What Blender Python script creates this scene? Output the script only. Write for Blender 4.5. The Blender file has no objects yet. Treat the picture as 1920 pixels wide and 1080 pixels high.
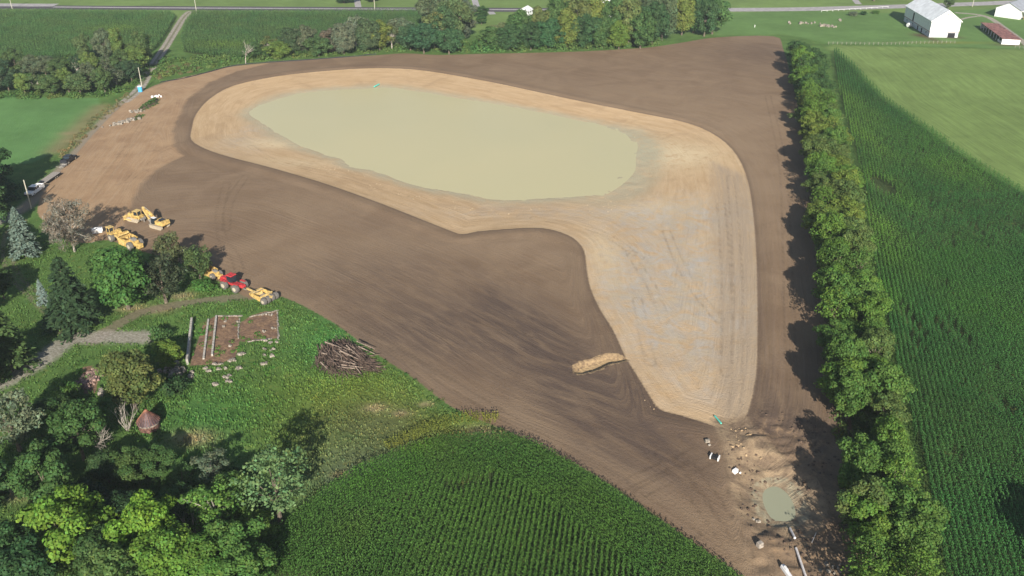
import bpy, math, random
import numpy as np
from mathutils import Vector
R = math.radians
C = bpy.context.scene
COL = C.collection
random.seed(7)
RNG = np.random.default_rng(11)

# ------------------------------------------------------------------ camera
FPX, PITCH, CAMH = 1664.0, R(28.1), 97.0
cam_d = bpy.data.cameras.new('camera'); cam = bpy.data.objects.new('camera', cam_d); COL.objects.link(cam)
cam.location = (0, 0, CAMH); cam.rotation_euler = (math.pi/2 - PITCH, 0, 0)
cam_d.sensor_width = 36; cam_d.lens = 36*FPX/1920; cam_d.clip_start = 1; cam_d.clip_end = 9000
C.camera = cam

# ------------------------------------------------------------------ light
SUN_EL, SUN_AZ = R(26), R(-4.5)          # shadows run towards azimuth -4.5 deg from +Y
w = bpy.data.worlds.new('World'); C.world = w; w.use_nodes = True
nt = w.node_tree; bg = nt.nodes['Background']
sky = nt.nodes.new('ShaderNodeTexSky'); sky.sky_type = 'NISHITA'; sky.sun_disc = False
sky.sun_elevation = SUN_EL
to_sun = Vector((-math.sin(SUN_AZ)*math.cos(SUN_EL), -math.cos(SUN_AZ)*math.cos(SUN_EL), math.sin(SUN_EL)))
sky.sun_rotation = math.atan2(to_sun.x, to_sun.y)
nt.links.new(sky.outputs[0], bg.inputs[0]); bg.inputs[1].default_value = 0.065
sd = bpy.data.lights.new('sun', 'SUN'); sd.energy = 5.0; sd.angle = R(0.5); sd.color = (1, 0.93, 0.82)
so = bpy.data.objects.new('sun', sd); COL.objects.link(so)
so.rotation_euler = to_sun.to_track_quat('Z', 'Y').to_euler()
C.view_settings.view_transform = 'Standard'; C.view_settings.look = 'None'
C.view_settings.gamma = 1; C.view_settings.exposure = 0.68; C.view_settings.use_curve_mapping = False
C.cycles.max_bounces = 5; C.cycles.diffuse_bounces = 2; C.cycles.transparent_max_bounces = 4
C.cycles.volume_bounces = 0

# ------------------------------------------------------------------ pixel -> ground
CT, ST = math.cos(PITCH), math.sin(PITCH)
def P(px, py, z=0.0):
    dx = (px-960)/FPX; dy = (540-py)/FPX
    d = (dx, CT+dy*ST, -ST+dy*CT)
    t = (z-CAMH)/d[2]
    return (d[0]*t, d[1]*t)
def poly(pts, z=0.0): return np.array([P(x, y, z) for x, y in pts])
def smooth_closed(p, n=6):
    out = []; m = len(p)
    for i in range(m):
        a, b, c, d = p[i-1], p[i], p[(i+1) % m], p[(i+2) % m]
        for k in range(n):
            t = k/n
            out.append(0.5*((2*b)+(c-a)*t+(2*a-5*b+4*c-d)*t*t+(3*b-a-3*c+d)*t**3))
    return np.array(out)
def smooth_open(p, n=6):
    p = np.asarray(p, float); out = []; m = len(p)
    for i in range(m-1):
        a = p[max(i-1, 0)]; b = p[i]; c = p[i+1]; d = p[min(i+2, m-1)]
        for k in range(n):
            t = k/n
            out.append(0.5*((2*b)+(c-a)*t+(2*a-5*b+4*c-d)*t*t+(3*b-a-3*c+d)*t**3))
    out.append(p[-1]); return np.array(out)
def dist_line(X, Y, p, closed=False):
    best = np.full(X.shape, 1e9)
    n = len(p)
    for i in range(n if closed else n-1):
        a = p[i]; b = p[(i+1) % n]; e = b-a; L = e@e+1e-9
        t = np.clip(((X-a[0])*e[0]+(Y-a[1])*e[1])/L, 0, 1)
        d = (X-a[0]-t*e[0])**2+(Y-a[1]-t*e[1])**2
        np.minimum(best, d, out=best)
    return np.sqrt(best)
def inside(X, Y, p):
    r = np.zeros(X.shape, bool); n = len(p)
    for i in range(n):
        a = p[i]; b = p[(i+1) % n]
        if a[1] == b[1]: continue
        c = ((a[1] > Y) != (b[1] > Y))
        r ^= c & (X < (b[0]-a[0])*(Y-a[1])/(b[1]-a[1])+a[0])
    return r
def sdf(X, Y, p, margin=12.0):
    """positive inside, clipped outside the bounding box for speed"""
    out = np.full(X.shape, -margin)
    m = (X > p[:, 0].min()-margin) & (X < p[:, 0].max()+margin) & (Y > p[:, 1].min()-margin) & (Y < p[:, 1].max()+margin)
    x, y = X[m], Y[m]
    d = dist_line(x, y, p, True); s = inside(x, y, p)
    out[m] = np.where(s, d, np.maximum(-d, -margin))
    return out
def hash2(ix, iy, seed):
    h = (ix*374761393+iy*668265263+seed*974711) & 0x7fffffff
    h = ((h ^ (h >> 13))*1274126177) & 0x7fffffff
    return ((h ^ (h >> 16)) & 0xffff)/65535.0
def vnoise(X, Y, scale, seed=0):
    x = X/scale; y = Y/scale; ix = np.floor(x).astype(np.int64); iy = np.floor(y).astype(np.int64)
    fx = x-ix; fy = y-iy; fx = fx*fx*(3-2*fx); fy = fy*fy*(3-2*fy)
    a = hash2(ix, iy, seed); b = hash2(ix+1, iy, seed); c = hash2(ix, iy+1, seed); d = hash2(ix+1, iy+1, seed)
    return (a*(1-fx)+b*fx)*(1-fy)+(c*(1-fx)+d*fx)*fy
def sstep(a, b, x):
    t = np.clip((x-a)/(b-a), 0, 1); return t*t*(3-2*t)

# ------------------------------------------------------------------ outlines (photo pixels)
Z_W, Z_W2 = -1.5, -1.7
BARE = smooth_closed(poly([(258,176),(290,160),(330,148),(385,136),(440,124),(560,113),(700,104),(760,100),(820,103),(900,101),(1000,99),(1100,96),(1170,92),(1225,88),(1290,78),(1345,70),(1450,68),(1468,90),
  (1492,180),(1508,280),(1522,380),(1540,480),(1556,580),(1575,680),(1595,780),(1612,880),(1625,1000),(1640,1120),(1620,1240),(1560,1240),(1470,1150),(1385,1076),(1290,1010),(1150,912),(1040,850),(960,812),(850,765),(780,712),(700,660),(620,602),(528,556),
  (470,560),(415,530),(330,490),(262,470),(200,450),(150,455),(95,420),(70,398),(88,350),(140,292),(200,225),(240,188)]), 3)
TANP = smooth_closed(poly([(359,262),(360,240),(368,214),(395,184),(440,160),(520,143),(600,134),(670,129),(730,128),(800,133),(900,150),(960,162),(1080,188),(1200,212),(1290,231),(1345,256),(1382,292),(1402,340),(1412,400),(1418,480),(1420,560),(1420,640),(1418,700),(1408,755),(1392,795),(1375,812),(1330,796),(1280,780),(1238,768),(1218,742),(1195,705),(1172,668),(1150,620),(1125,580),(1107,540),(1100,505),(1095,470),(1076,447),(1040,432),(1000,427),(930,431),(895,434),(868,439),(845,433),(780,407),(700,376),(600,341),(500,312),(430,294),(385,279)]), 3)
WATER = smooth_closed(poly([(468,213),(482,202),(510,190),(560,176),(620,170),(700,166),(740,166),(800,175),(860,185),(900,191),(960,201),(1050,219),(1100,230),(1135,240),(1168,252),(1176,272),(1172,295),(1170,318),(1152,338),(1132,352),(1110,362),(1060,368),(1000,373),(950,375),(900,368),(860,361),(800,352),(760,342),(740,334),(700,320),(660,312),(640,298),(600,286),(560,270),(530,254),(500,235)], Z_W), 3)
WAT2 = smooth_closed(poly([(1431,928),(1438,917),(1456,913),(1476,926),(1488,948),(1491,966),(1484,975),(1464,977),(1446,970),(1434,950)], Z_W2), 3)
PIT = smooth_closed(poly([(1368,878),(1385,850),(1420,842),(1470,862),(1515,888),(1542,925),(1552,958),(1538,995),(1490,1010),(1430,1004),(1392,975),(1372,925)]), 3)
TRENCH = poly([(1076,688),(1092,680),(1118,674),(1134,668),(1158,667),(1174,674),(1160,679),(1138,683),(1120,692),(1092,699),(1078,698)])
MIDDIRT = poly([(255,176),(330,148),(440,124),(500,119),(440,134),(390,155),(350,185),(322,240),(322,275),(340,292),(290,318),(262,345),(240,385),(225,430),(150,470),(60,420),(60,385),(88,350),(140,292),(200,225)])
PITZONE = poly([(1375,790),(1420,770),(1480,775),(1565,800),(1610,960),(1640,1120),(1470,1150),(1400,1080),(1360,900)])
GRAVEL = [smooth_open(poly([(356,22),(345,32),(330,55),(310,88),(285,125),(262,165),(235,190)])), smooth_open(poly([(235,190),(200,222),(140,290),(108,326),(60,378),(18,405),(-60,440),(-160,480)])),
          smooth_open(poly([(1795,24),(1830,27),(1856,34),(1880,50),(1905,68),(1935,92)])), smooth_open(poly([(1790,40),(1815,33),(1845,29)]))]
DRIVE3 = smooth_open(poly([(-60,745),(0,718),(45,695),(88,668),(128,638),(180,632),(225,632),(280,632)]))
TRACK1 = smooth_open(poly([(175,640),(215,612),(260,588),(330,572),(400,562),(470,556)]))
TRACK2 = smooth_open(poly([(130,636),(108,600),(70,560),(30,520),(14,480),(18,440),(40,415)]))
FLOORS = [poly([(355,686),(368,648),(382,604),(405,592),(448,592),(449,640),(441,672),(410,682)]), poly([(450,606),(470,592),(495,584),(520,583),(521,634),(468,641),(452,640)]),
          poly([(155,688),(225,678),(222,700),(185,706),(182,720),(180,738),(158,738),(152,720)])]
CORN_C = smooth_closed(poly([(455,1110),(480,1040),(545,985),(610,930),(680,885),(745,858),(800,838),(860,828),(925,826),(985,834),(1040,862),(1100,898),(1190,960),(1290,1028),(1385,1095),(1460,1170),(1440,1260),(440,1260)]), 4)
CORN_R = smooth_closed(poly([(1562,96),(1605,130),(1660,188),(1740,243),(1830,308),(1920,362),(2010,410),(2120,470),(2200,700),(2300,1230),(1800,1230),(1765,1080),(1752,1000),(1722,860),(1688,740),(1660,620),(1638,520),(1624,420),(1612,330),(1590,250),(1572,175)]), 3)
CORN_A = poly([(-80,22),(318,26),(331,34),(318,58),(298,86),(280,104),(150,110),(-80,118)])
CORN_B = poly([(362,26),(812,24),(815,60),(700,95),(560,106),(470,112),(400,108),(342,98),(340,70),(348,45)])
HAY = poly([(1545,90),(1560,84),(1900,92),(2100,98),(2300,500),(2120,470),(2010,410),(1920,362),(1830,308),(1740,243),(1660,188),(1605,130)])
PAST = poly([(-160,178),(185,184),(192,205),(150,242),(105,285),(60,305),(-160,330)])

# ------------------------------------------------------------------ materials
def new_mat(name):
    m = bpy.data.materials.new(name); m.use_nodes = True
    return m, m.node_tree, m.node_tree.nodes['Principled BSDF']
def simple(name, col, rough=0.6, metal=0.0, var=0.12, scale=3.0, spec=0.3):
    m, t, b = new_mat(name)
    tc = t.nodes.new('ShaderNodeTexCoord'); n = t.nodes.new('ShaderNodeTexNoise'); n.inputs['Scale'].default_value = scale; n.inputs['Detail'].default_value = 5
    t.links.new(tc.outputs['Object'], n.inputs['Vector'])
    mr = t.nodes.new('ShaderNodeMapRange'); mr.inputs[1].default_value = 0.3; mr.inputs[2].default_value = 0.7
    mr.inputs[3].default_value = 1-var*2; mr.inputs[4].default_value = 1+var
    t.links.new(n.outputs['Fac'], mr.inputs[0])
    mx = t.nodes.new('ShaderNodeVectorMath'); mx.operation = 'SCALE'; mx.inputs[0].default_value = col[:3]
    t.links.new(mr.outputs[0], mx.inputs['Scale']); t.links.new(mx.outputs[0], b.inputs['Base Color'])
    b.inputs['Roughness'].default_value = rough; b.inputs['Metallic'].default_value = metal; b.inputs['Specular IOR Level'].default_value = spec
    return m
def leaf_mat(name, rough=0.6, trans=0.25):
    """foliage: object colour x per-leaf tint, a little light passing through"""
    m, t, b = new_mat(name); L = t.links
    oi = t.nodes.new('ShaderNodeObjectInfo'); at = t.nodes.new('ShaderNodeAttribute'); at.attribute_name = 'tint'
    mx = t.nodes.new('ShaderNodeVectorMath'); mx.operation = 'MULTIPLY'
    L.new(oi.outputs['Color'], mx.inputs[0]); L.new(at.outputs['Color'], mx.inputs[1])
    L.new(mx.outputs[0], b.inputs['Base Color']); b.inputs['Roughness'].default_value = rough; b.inputs['Specular IOR Level'].default_value = 0.15
    tr = t.nodes.new('ShaderNodeBsdfTranslucent'); sc = t.nodes.new('ShaderNodeVectorMath'); sc.operation = 'MULTIPLY'; sc.inputs[1].default_value = (1.3, 1.25, 0.6)
    L.new(mx.outputs[0], sc.inputs[0]); L.new(sc.outputs[0], tr.inputs[0])
    mix = t.nodes.new('ShaderNodeMixShader'); mix.inputs[0].default_value = trans
    L.new(b.outputs[0], mix.inputs[1]); L.new(tr.outputs[0], mix.inputs[2])
    L.new(mix.outputs[0], t.nodes['Material Output'].inputs[0])
    return m
M = {}
M['leaf'] = leaf_mat('foliage'); M['corn'] = leaf_mat('corn_leaf', 0.5, 0.25)
M['bark'] = simple('bark', (0.16, 0.13, 0.10), 0.9, var=0.25)
M['deadwood'] = simple('dead_wood', (0.42, 0.38, 0.33), 0.9, var=0.25)
M['yellow'] = simple('yellow_paint', (0.60, 0.41, 0.14), 0.7, var=0.3, scale=1.5)
M['yellow_d'] = simple('dusty_yellow_paint', (0.62, 0.45, 0.18), 0.75, var=0.2, scale=2)
M['red'] = simple('red_paint', (0.50, 0.045, 0.05), 0.55, var=0.25)
M['white'] = simple('white_paint', (0.8, 0.8, 0.8), 0.4, var=0.04)
M['black'] = simple('black_paint', (0.03, 0.032, 0.04), 0.4)
M['glass'] = simple('dark_glass', (0.02, 0.03, 0.04), 0.12, spec=0.6, var=0.05)
M['tyre'] = simple('dusty_tyre', (0.14, 0.13, 0.12), 0.9)
M['rim'] = simple('wheel_rim', (0.5, 0.44, 0.34), 0.6)
M['steel'] = simple('bare_steel', (0.35, 0.33, 0.3), 0.5, metal=0.3)
M['dusty'] = simple('dusty_track', (0.42, 0.36, 0.27), 0.85)
M['chrome'] = simple('grey_metal', (0.5, 0.52, 0.55), 0.35, metal=0.5)
M['concrete'] = simple('old_concrete', (0.45, 0.42, 0.37), 0.9, var=0.25, scale=2)
M['stone'] = simple('pale_stone', (0.31, 0.275, 0.23), 0.9, var=0.4)
M['wood'] = simple('grey_planks', (0.36, 0.32, 0.28), 0.85, var=0.25)
M['pole'] = simple('weathered_pole', (0.48, 0.46, 0.38), 0.8)
M['blue'] = simple('blue_plastic', (0.05, 0.32, 0.62), 0.4)
M['teal'] = simple('teal_plastic', (0.12, 0.55, 0.45), 0.4)
M['pvc'] = simple('pale_plastic_pipe', (0.72, 0.68, 0.66), 0.45)
M['fabric'] = simple('black_fabric', (0.03, 0.03, 0.035), 0.9)
M['rust'] = simple('rusty_sheet', (0.30, 0.13, 0.08), 0.8, var=0.4, scale=1.2)
M['brush'] = simple('cut_branches', (0.25, 0.18, 0.14), 0.9, var=0.35, scale=1.5)
M['wallboard'] = simple('white_boards', (0.78, 0.79, 0.8), 0.6, var=0.05, scale=1.5)
M['tinroof'] = simple('pale_tin_roof', (0.72, 0.75, 0.78), 0.4, metal=0.15, var=0.1, scale=0.4)
M['greyroof'] = simple('grey_tin_roof', (0.36, 0.38, 0.42), 0.45, metal=0.15, var=0.1, scale=0.4)
M['redroof'] = simple('rusted_red_roof', (0.30, 0.14, 0.12), 0.7, var=0.35, scale=0.9)
M['dark'] = simple('dark_opening', (0.02, 0.02, 0.022), 0.9)
M['asphalt'] = simple('asphalt', (0.085, 0.075, 0.085), 0.9, scale=0.6)
M['paleroad'] = simple('pale_chip_seal', (0.38, 0.36, 0.36), 0.85, scale=0.4)

# ------------------------------------------------------------------ mesh helpers
def mesh_np(name, V, F, mat=None, attrs=None, smooth=False, tint=None):
    """V (n,3); F (m,k) quads or tris"""
    me = bpy.data.meshes.new(name); V = np.asarray(V, np.float32); F = np.asarray(F, np.int32)
    me.vertices.add(len(V)); me.vertices.foreach_set('co', V.ravel())
    k = F.shape[1]; me.loops.add(F.size); me.loops.foreach_set('vertex_index', F.ravel())
    me.polygons.add(len(F)); me.polygons.foreach_set('loop_start', np.arange(0, F.size, k, dtype=np.int32))
    me.polygons.foreach_set('loop_total', np.full(len(F), k, np.int32))
    if smooth: me.polygons.foreach_set('use_smooth', np.ones(len(F), bool))
    me.update(calc_edges=True)
    for n, a in (attrs or {}).items():
        if a.ndim == 1:
            at = me.attributes.new(n, 'FLOAT', 'POINT'); at.data.foreach_set('value', a.astype(np.float32))
        else:
            at = me.attributes.new(n, 'FLOAT_VECTOR', 'POINT'); at.data.foreach_set('vector', a.astype(np.float32).ravel())
    if tint is not None:
        at = me.attributes.new('tint', 'FLOAT_COLOR', 'POINT')
        at.data.foreach_set('color', np.hstack([tint, np.ones((len(tint), 1))]).astype(np.float32).ravel())
    if mat: me.materials.append(mat)
    return me
def link(name, me, parent=None, loc=None):
    o = bpy.data.objects.new(name, me); COL.objects.link(o)
    if parent: o.parent = parent
    if loc is not None: o.location = loc
    return o
def tag(o, label=None, cat=None, group=None, kind=None):
    if label: o['label'] = label
    if cat: o['category'] = cat
    if group: o['group'] = group
    if kind: o['kind'] = kind
    return o
def thing(name, label, cat, loc=(0, 0, 0), rz=0.0, group=None, sc=1.0):
    o = bpy.data.objects.new(name, None); COL.objects.link(o); o.empty_display_size = 0.5
    o.location = loc; o.rotation_euler = (0, 0, rz); o.scale = (sc, sc, sc)
    return tag(o, label, cat, group)
def copy_tree(o, parent=None):
    c = o.copy(); COL.objects.link(c); c.parent = parent
    for ch in o.children: copy_tree(ch, c)
    return c
class MB:
    def __init__(s): s.v = []; s.f = []
    def add(s, vs, fs):
        k = len(s.v); s.v += [tuple(v) for v in vs]; s.f += [tuple(i+k for i in f) for f in fs]; return s
    def box(s, c, d, rz=0, top=(1, 1), shift=(0, 0), ry=0):
        x, y, z = d[0]/2, d[1]/2, d[2]/2; vs = []
        for sz in (-1, 1):
            for sx, sy in ((-1, -1), (1, -1), (1, 1), (-1, 1)):
                fx, fy = (top if sz > 0 else (1, 1)); ox, oy = (shift if sz > 0 else (0, 0))
                v = Vector((sx*x*fx+ox, sy*y*fy+oy, sz*z))
                if ry: v = Vector((v.x*math.cos(ry)+v.z*math.sin(ry), v.y, -v.x*math.sin(ry)+v.z*math.cos(ry)))
                v = Vector((v.x*math.cos(rz)-v.y*math.sin(rz), v.x*math.sin(rz)+v.y*math.cos(rz), v.z))
                vs.append(v+Vector(c))
        return s.add(vs, [(0, 3, 2, 1), (4, 5, 6, 7), (0, 1, 5, 4), (1, 2, 6, 5), (2, 3, 7, 6), (3, 0, 4, 7)])
    def cyl(s, a, b, r0, r1=None, n=12, caps=True):
        r1 = r0 if r1 is None else r1; a = Vector(a); b = Vector(b); d = (b-a).normalized()
        u = d.orthogonal().normalized(); w_ = d.cross(u); vs = []
        for p, r in ((a, r0), (b, r1)):
            for i in range(n):
                t = 2*math.pi*i/n; vs.append(p+(u*math.cos(t)+w_*math.sin(t))*r)
        fs = [(i, (i+1) % n, n+(i+1) % n, n+i) for i in range(n)]
        if caps: fs += [tuple(range(n-1, -1, -1)), tuple(range(n, 2*n))]
        return s.add(vs, fs)
    def prism(s, prof, y0, y1):
        n = len(prof); vs = [(x, y0, z) for x, z in prof]+[(x, y1, z) for x, z in prof]
        return s.add(vs, [tuple(range(n)), tuple(range(2*n-1, n-1, -1))]+[(i, n+i, n+(i+1) % n, (i+1) % n) for i in range(n)])
    def tube(s, pts, rs, n=5):
        for i in range(len(pts)-1): s.cyl(pts[i], pts[i+1], rs[i], rs[i+1], n, False)
        return s
    def build(s, name, mat, parent=None, bevel=0.0, smooth=False):
        me = bpy.data.meshes.new(name); me.from_pydata([tuple(v) for v in s.v], [], s.f); me.materials.append(mat)
        if smooth:
            for p in me.polygons: p.use_smooth = True
        o = link(name, me, parent)
        if bevel:
            b = o.modifiers.new('bevel', 'BEVEL'); b.width = bevel; b.segments = 2; b.limit_method = 'ANGLE'
        return o

# ------------------------------------------------------------------ terrain
def height(X, Y):
    st = sdf(X, Y, TANP, 30.0); sw = sdf(X, Y, WATER, 200.0)
    z = np.zeros(X.shape)
    dr = np.maximum(st, 0); dw = np.maximum(-sw, 0)
    z = np.where(st > 0, Z_W*(dr/(dr+dw+1e-6))**0.8, z)
    z = np.where(sw > 0, Z_W-np.minimum(sw*0.3, 1.5), z)
    east = sstep(0.08, 0.5, (X/np.maximum(Y, 1)-0.02)/0.3)
    z += (st > 1)*np.exp(-(sw/9.0)**2)*((vnoise(X, Y, 3.2, 9)-0.5)*(0.08+0.16*east)+(vnoise(X, Y, 1.2, 10)-0.5)*(0.04+0.05*east))
    z += (st > 1)*np.exp(-((sw+7)/6.0)**2)*(-0.25)*east
    z += np.where((st <= 0) & (st > -8), 0.25*np.exp(-((st+3)/2.2)**2), 0)*(1-sstep(0, 1, dr))
    sp = sdf(X, Y, PIT, 12.0); s2 = sdf(X, Y, WAT2, 40.0)
    dp = np.maximum(sp, 0); d2 = np.maximum(-s2, 0)
    z = np.where(sp > 0, np.where(s2 > 0, Z_W2-np.minimum(s2*0.3, 0.6), Z_W2*(dp/(dp+d2+1e-6))**0.9), z)
    sr = sdf(X, Y, TRENCH, 3.0)
    z -= 0.75*sstep(-0.05, 0.3, sr)
    pz = sdf(X, Y, PITZONE, 6.0)
    rough = sstep(-1, 4, pz)*(1-sstep(0.2, -0.8, np.abs(s2)-1))
    z += rough*(vnoise(X, Y, 2.6, 1)-0.5)*0.6+rough*(vnoise(X, Y, 1.1, 2)-0.5)*0.5*(s2 < -1.5)
    return z
def hz(x, y): return float(height(np.array([float(x)]), np.array([float(y)]))[0])
def at(px, py):
    z = 0.0
    for _ in range(4):
        x, y = P(px, py, z); z = hz(x, y)
    return Vector((x, y, z))

xs = np.arange(-345, 346, 0.7)
ys = []; y = 66.0
while y < 600: ys.append(y); y += 0.42+max(0, y-90)*0.0016
ys = np.array(ys); GX, GY = np.meshgrid(xs, ys); X = GX.ravel(); Y = GY.ravel()
keep_v = np.abs(X) < 0.66*Y+55
Z = height(X, Y)
sd_bare = sdf(X, Y, BARE); sd_tan = sdf(X, Y, TANP, 60.0); sd_pit = np.maximum(sdf(X, Y, PIT), sdf(X, Y, poly([(1335,786),(1400,780),(1425,815),(1480,862),(1400,900),(1366,880),(1352,830)]))); sd_tr = sdf(X, Y, TRENCH, 3)
sd_hay = sdf(X, Y, HAY); sd_past = sdf(X, Y, PAST)
sd_corn = np.maximum.reduce([sdf(X, Y, p) for p in (CORN_C, CORN_R, CORN_A, CORN_B)])
gr = np.full(X.shape, -12.0)
d0 = dist_line(X, Y, GRAVEL[0]); gr = np.maximum(gr, np.maximum(0.75-np.abs(d0-1.25), -3))          # two pale wheel tracks
gr = np.maximum(gr, 1.6-dist_line(X, Y, GRAVEL[2])); gr = np.maximum(gr, 1.0-dist_line(X, Y, GRAVEL[3]))
gr = np.clip(gr, -6, 6)
d3 = np.maximum(2.6-dist_line(X, Y, DRIVE3), 2.1-dist_line(X, Y, GRAVEL[1]))
tr1 = 1.7-dist_line(X, Y, TRACK1); dt2 = dist_line(X, Y, TRACK2); tr2 = 0.5-np.abs(dt2-0.95)
sd_track = np.clip(np.maximum(np.maximum(tr1, tr2), d0*0-6), -6, 6); sd_track = np.maximum(sd_track, np.clip(1.9-d0, -6, 0.35))
sd_d3 = np.clip(d3, -6, 6)
RUTS = [[(1170,910),(1250,872),(1340,832)],[(1200,925),(1270,890),(1345,856)],[(425,345),(412,400),(418,450),(440,480),(452,520)],[(460,330),(430,380),(424,430)],[(240,340),(290,290),(335,270)],[(180,360),(230,290),(270,230)],
  [(640,585),(800,690),(960,790),(1120,880),(1300,1000)],[(600,575),(760,672),(930,768)],[(1180,470),(1225,540),(1245,600)],[(1195,560),(1205,610),(1220,680)],[(1250,430),(1290,520),(1350,600)],[(1370,330),(1382,480),(1384,640),(1378,770)],[(1352,380),(1362,520),(1362,700)],
  [(1440,180),(1466,300),(1475,450),(1480,620),(1486,760)],[(1280,860),(1340,940),(1400,1040)],[(1240,850),(1310,940),(1380,1040)],[(1200,480),(1120,430),(1000,405)],[(470,270),(520,300),(640,325),(760,362)],[(1360,800),(1372,860),(1380,930)],[(1400,800),(1450,850),(1520,900),(1550,960)],[(900,600),(1000,640),(1080,700)]]
sd_rut = np.full(X.shape, -3.0)
for r_ in RUTS: sd_rut = np.maximum(sd_rut, 0.30-np.abs(dist_line(X, Y, smooth_open(poly(r_)))-1.05))
sd_rut = np.clip(sd_rut, -3, 3)
sd_floor = np.maximum.reduce([sdf(X, Y, p, 6.0) for p in FLOORS])
w_dirt = sstep(-6, 5, sdf(X, Y, MIDDIRT, 12.0))
w_dirt = np.maximum(w_dirt, 0.0)
# grey clay inside the basin, pale sand patches, dark moist soil (albedo zones)
def blob(px, py, rx, ry, ang=0.0):
    c = P(px, py); a = ang; dx = X-c[0]; dy = Y-c[1]
    u = dx*math.cos(a)+dy*math.sin(a); v = -dx*math.sin(a)+dy*math.cos(a)
    return np.exp(-((u/rx)**2+(v/ry)**2))
w_grey = blob(1290, 400, 22, 14)+0.9*blob(1240, 500, 20, 22)+0.75*blob(1190, 550, 7, 20)+0.9*blob(1320, 560, 12, 26)+0.55*blob(1290, 670, 12, 16)+0.4*blob(1000, 392, 34, 6)+0.5*blob(455, 262, 9, 14)+0.5*blob(480, 235, 5, 6)
w_wet = np.clip(1.1*blob(1190, 270, 9, 18)+0.8*blob(1170, 330, 8, 8)+0.6*np.exp(-((sdf(X, Y, WATER, 20)+1.0)/1.6)**2)+0.8*np.exp(-((sdf(X, Y, WAT2, 20)+0.6)/0.9)**2), 0, 1)
w_pz = sstep(-2, 5, sdf(X, Y, PITZONE, 8))
w_sand = blob(1258, 285, 16, 13)+blob(520, 262, 10, 6)+0.4*blob(1200, 380, 14, 8)+0.5*blob(1130, 470, 4, 14)+0.5*blob(560, 300, 14, 5)
w_dark = 0.8*blob(1010, 640, 5, 26, 0.45)+0.9*blob(1090, 730, 8, 26, 0.5)+0.7*blob(830, 620, 22, 14, 0.3)+0.6*blob(1200, 780, 14, 18)+0.5*blob(700, 520, 20, 18)+0.5*blob(1440, 100, 30, 30)+0.6*blob(1460, 780, 8, 14)+0.35*blob(1000, 680, 40, 30)
w_light = 0.9*np.exp(-(dist_line(X, Y, poly([(528,552),(640,612),(790,690),(960,775),(1150,870),(1330,985),(1440,1080)]))/3.0)**2)*(0.5+0.5*vnoise(X, Y, 9, 8))+0.8*blob(950, 200, 60, 30)+0.6*blob(1360, 240, 30, 40)+0.5*blob(1460, 400, 10, 60)+0.5*blob(620, 470, 26, 16)+0.4*blob(560, 380, 30, 10)+0.5*blob(1000, 460, 20, 10)
w_light = w_light+1.0*np.exp(-(dist_line(X, Y, poly([(1345,788),(1375,820),(1420,862),(1500,880),(1550,930)]))/2.6)**2)+0.8*np.exp(-(dist_line(X, Y, poly([(1368,850),(1375,900),(1385,980),(1400,1010)]))/1.6)**2)+0.5*blob(1470, 1040, 7, 7)
w_dark = w_dark+0.6*blob(1470, 800, 7, 5)+0.6*blob(1470, 1000, 8, 1.6)
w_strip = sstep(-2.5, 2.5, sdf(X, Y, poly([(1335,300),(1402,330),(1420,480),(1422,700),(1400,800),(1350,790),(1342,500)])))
w_sand = np.clip(w_sand, 0, 1); w_grey = np.clip(w_grey, 0, 1); w_dark = np.clip(w_dark, 0, 1); w_light = np.clip(w_light, 0, 1)
# zone colours of the grass
def C3(r, g, b): return np.array([r, g, b])
g = np.tile(C3(0.085, 0.155, 0.040), (len(X), 1))
def zone(wt, c):
    global g
    g = g*(1-wt[:, None])+np.asarray(c)*wt[:, None]
zone(sstep(-1, 1, sd_past), C3(0.105, 0.215, 0.070))
zone(sstep(-2, 4, sd_hay), C3(0.160, 0.232, 0.070))
zone(sstep(440, 470, Y), C3(0.150, 0.225, 0.068))
lawn = sstep(-2, 2, sdf(X, Y, poly([(1365,24),(1520,20),(1680,25),(1790,20),(2100,5),(2100,96),(1560,82),(1470,64),(1340,66)])))
zone(lawn, C3(0.115, 0.205, 0.062))
zone(0.8*sstep(-6, 8, sdf(X, Y, poly([(560,690),(700,690),(800,740),(830,800),(700,850),(560,900),(480,820),(430,760),(520,720)]))), C3(0.125, 0.175, 0.034))
zone(0.6*blob(590, 740, 12, 9), C3(0.145, 0.175, 0.03))
zone(0.5*blob(480, 760, 16, 8), C3(0.05, 0.15, 0.035))
zone(0.8*blob(690, 880, 13, 10), C3(0.12, 0.145, 0.085))
zone(0.7*blob(620, 640, 8, 14), C3(0.06, 0.18, 0.045))
zone(0.6*blob(860, 790, 8, 6), C3(0.07, 0.19, 0.04))
zone(0.6*blob(390, 790, 10, 9), C3(0.06, 0.17, 0.04))
zone(0.7*blob(790, 800, 20, 5, -0.3), C3(0.15, 0.17, 0.03))
zone(0.8*blob(700, 800, 12, 8), C3(0.11, 0.13, 0.055))
zone(0.8*np.clip(sum(blob(x, y, r, r*0.6) for x, y, r in ((702,765,2.2),(752,775,1.6),(798,758,1.4),(640,890,1.5),(300,580,3),(340,555,3),(245,578,3),(745,930,2),(905,812,4),(130,250,3),(140,263,3),(360,822,4),(30,920,4))), 0, 1), C3(0.30, 0.24, 0.14))
zone(0.8*np.exp(-(dist_line(X, Y, poly([(190,200),(150,238),(105,282)]))/4)**2), C3(0.20, 0.17, 0.085))
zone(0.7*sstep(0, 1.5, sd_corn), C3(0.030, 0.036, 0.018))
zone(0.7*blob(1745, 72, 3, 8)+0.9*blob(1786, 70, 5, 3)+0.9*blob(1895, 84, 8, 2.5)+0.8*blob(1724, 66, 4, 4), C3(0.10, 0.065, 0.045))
zone(0.6*blob(1780, 80, 22, 2.5), C3(0.19, 0.2, 0.035))
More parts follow.
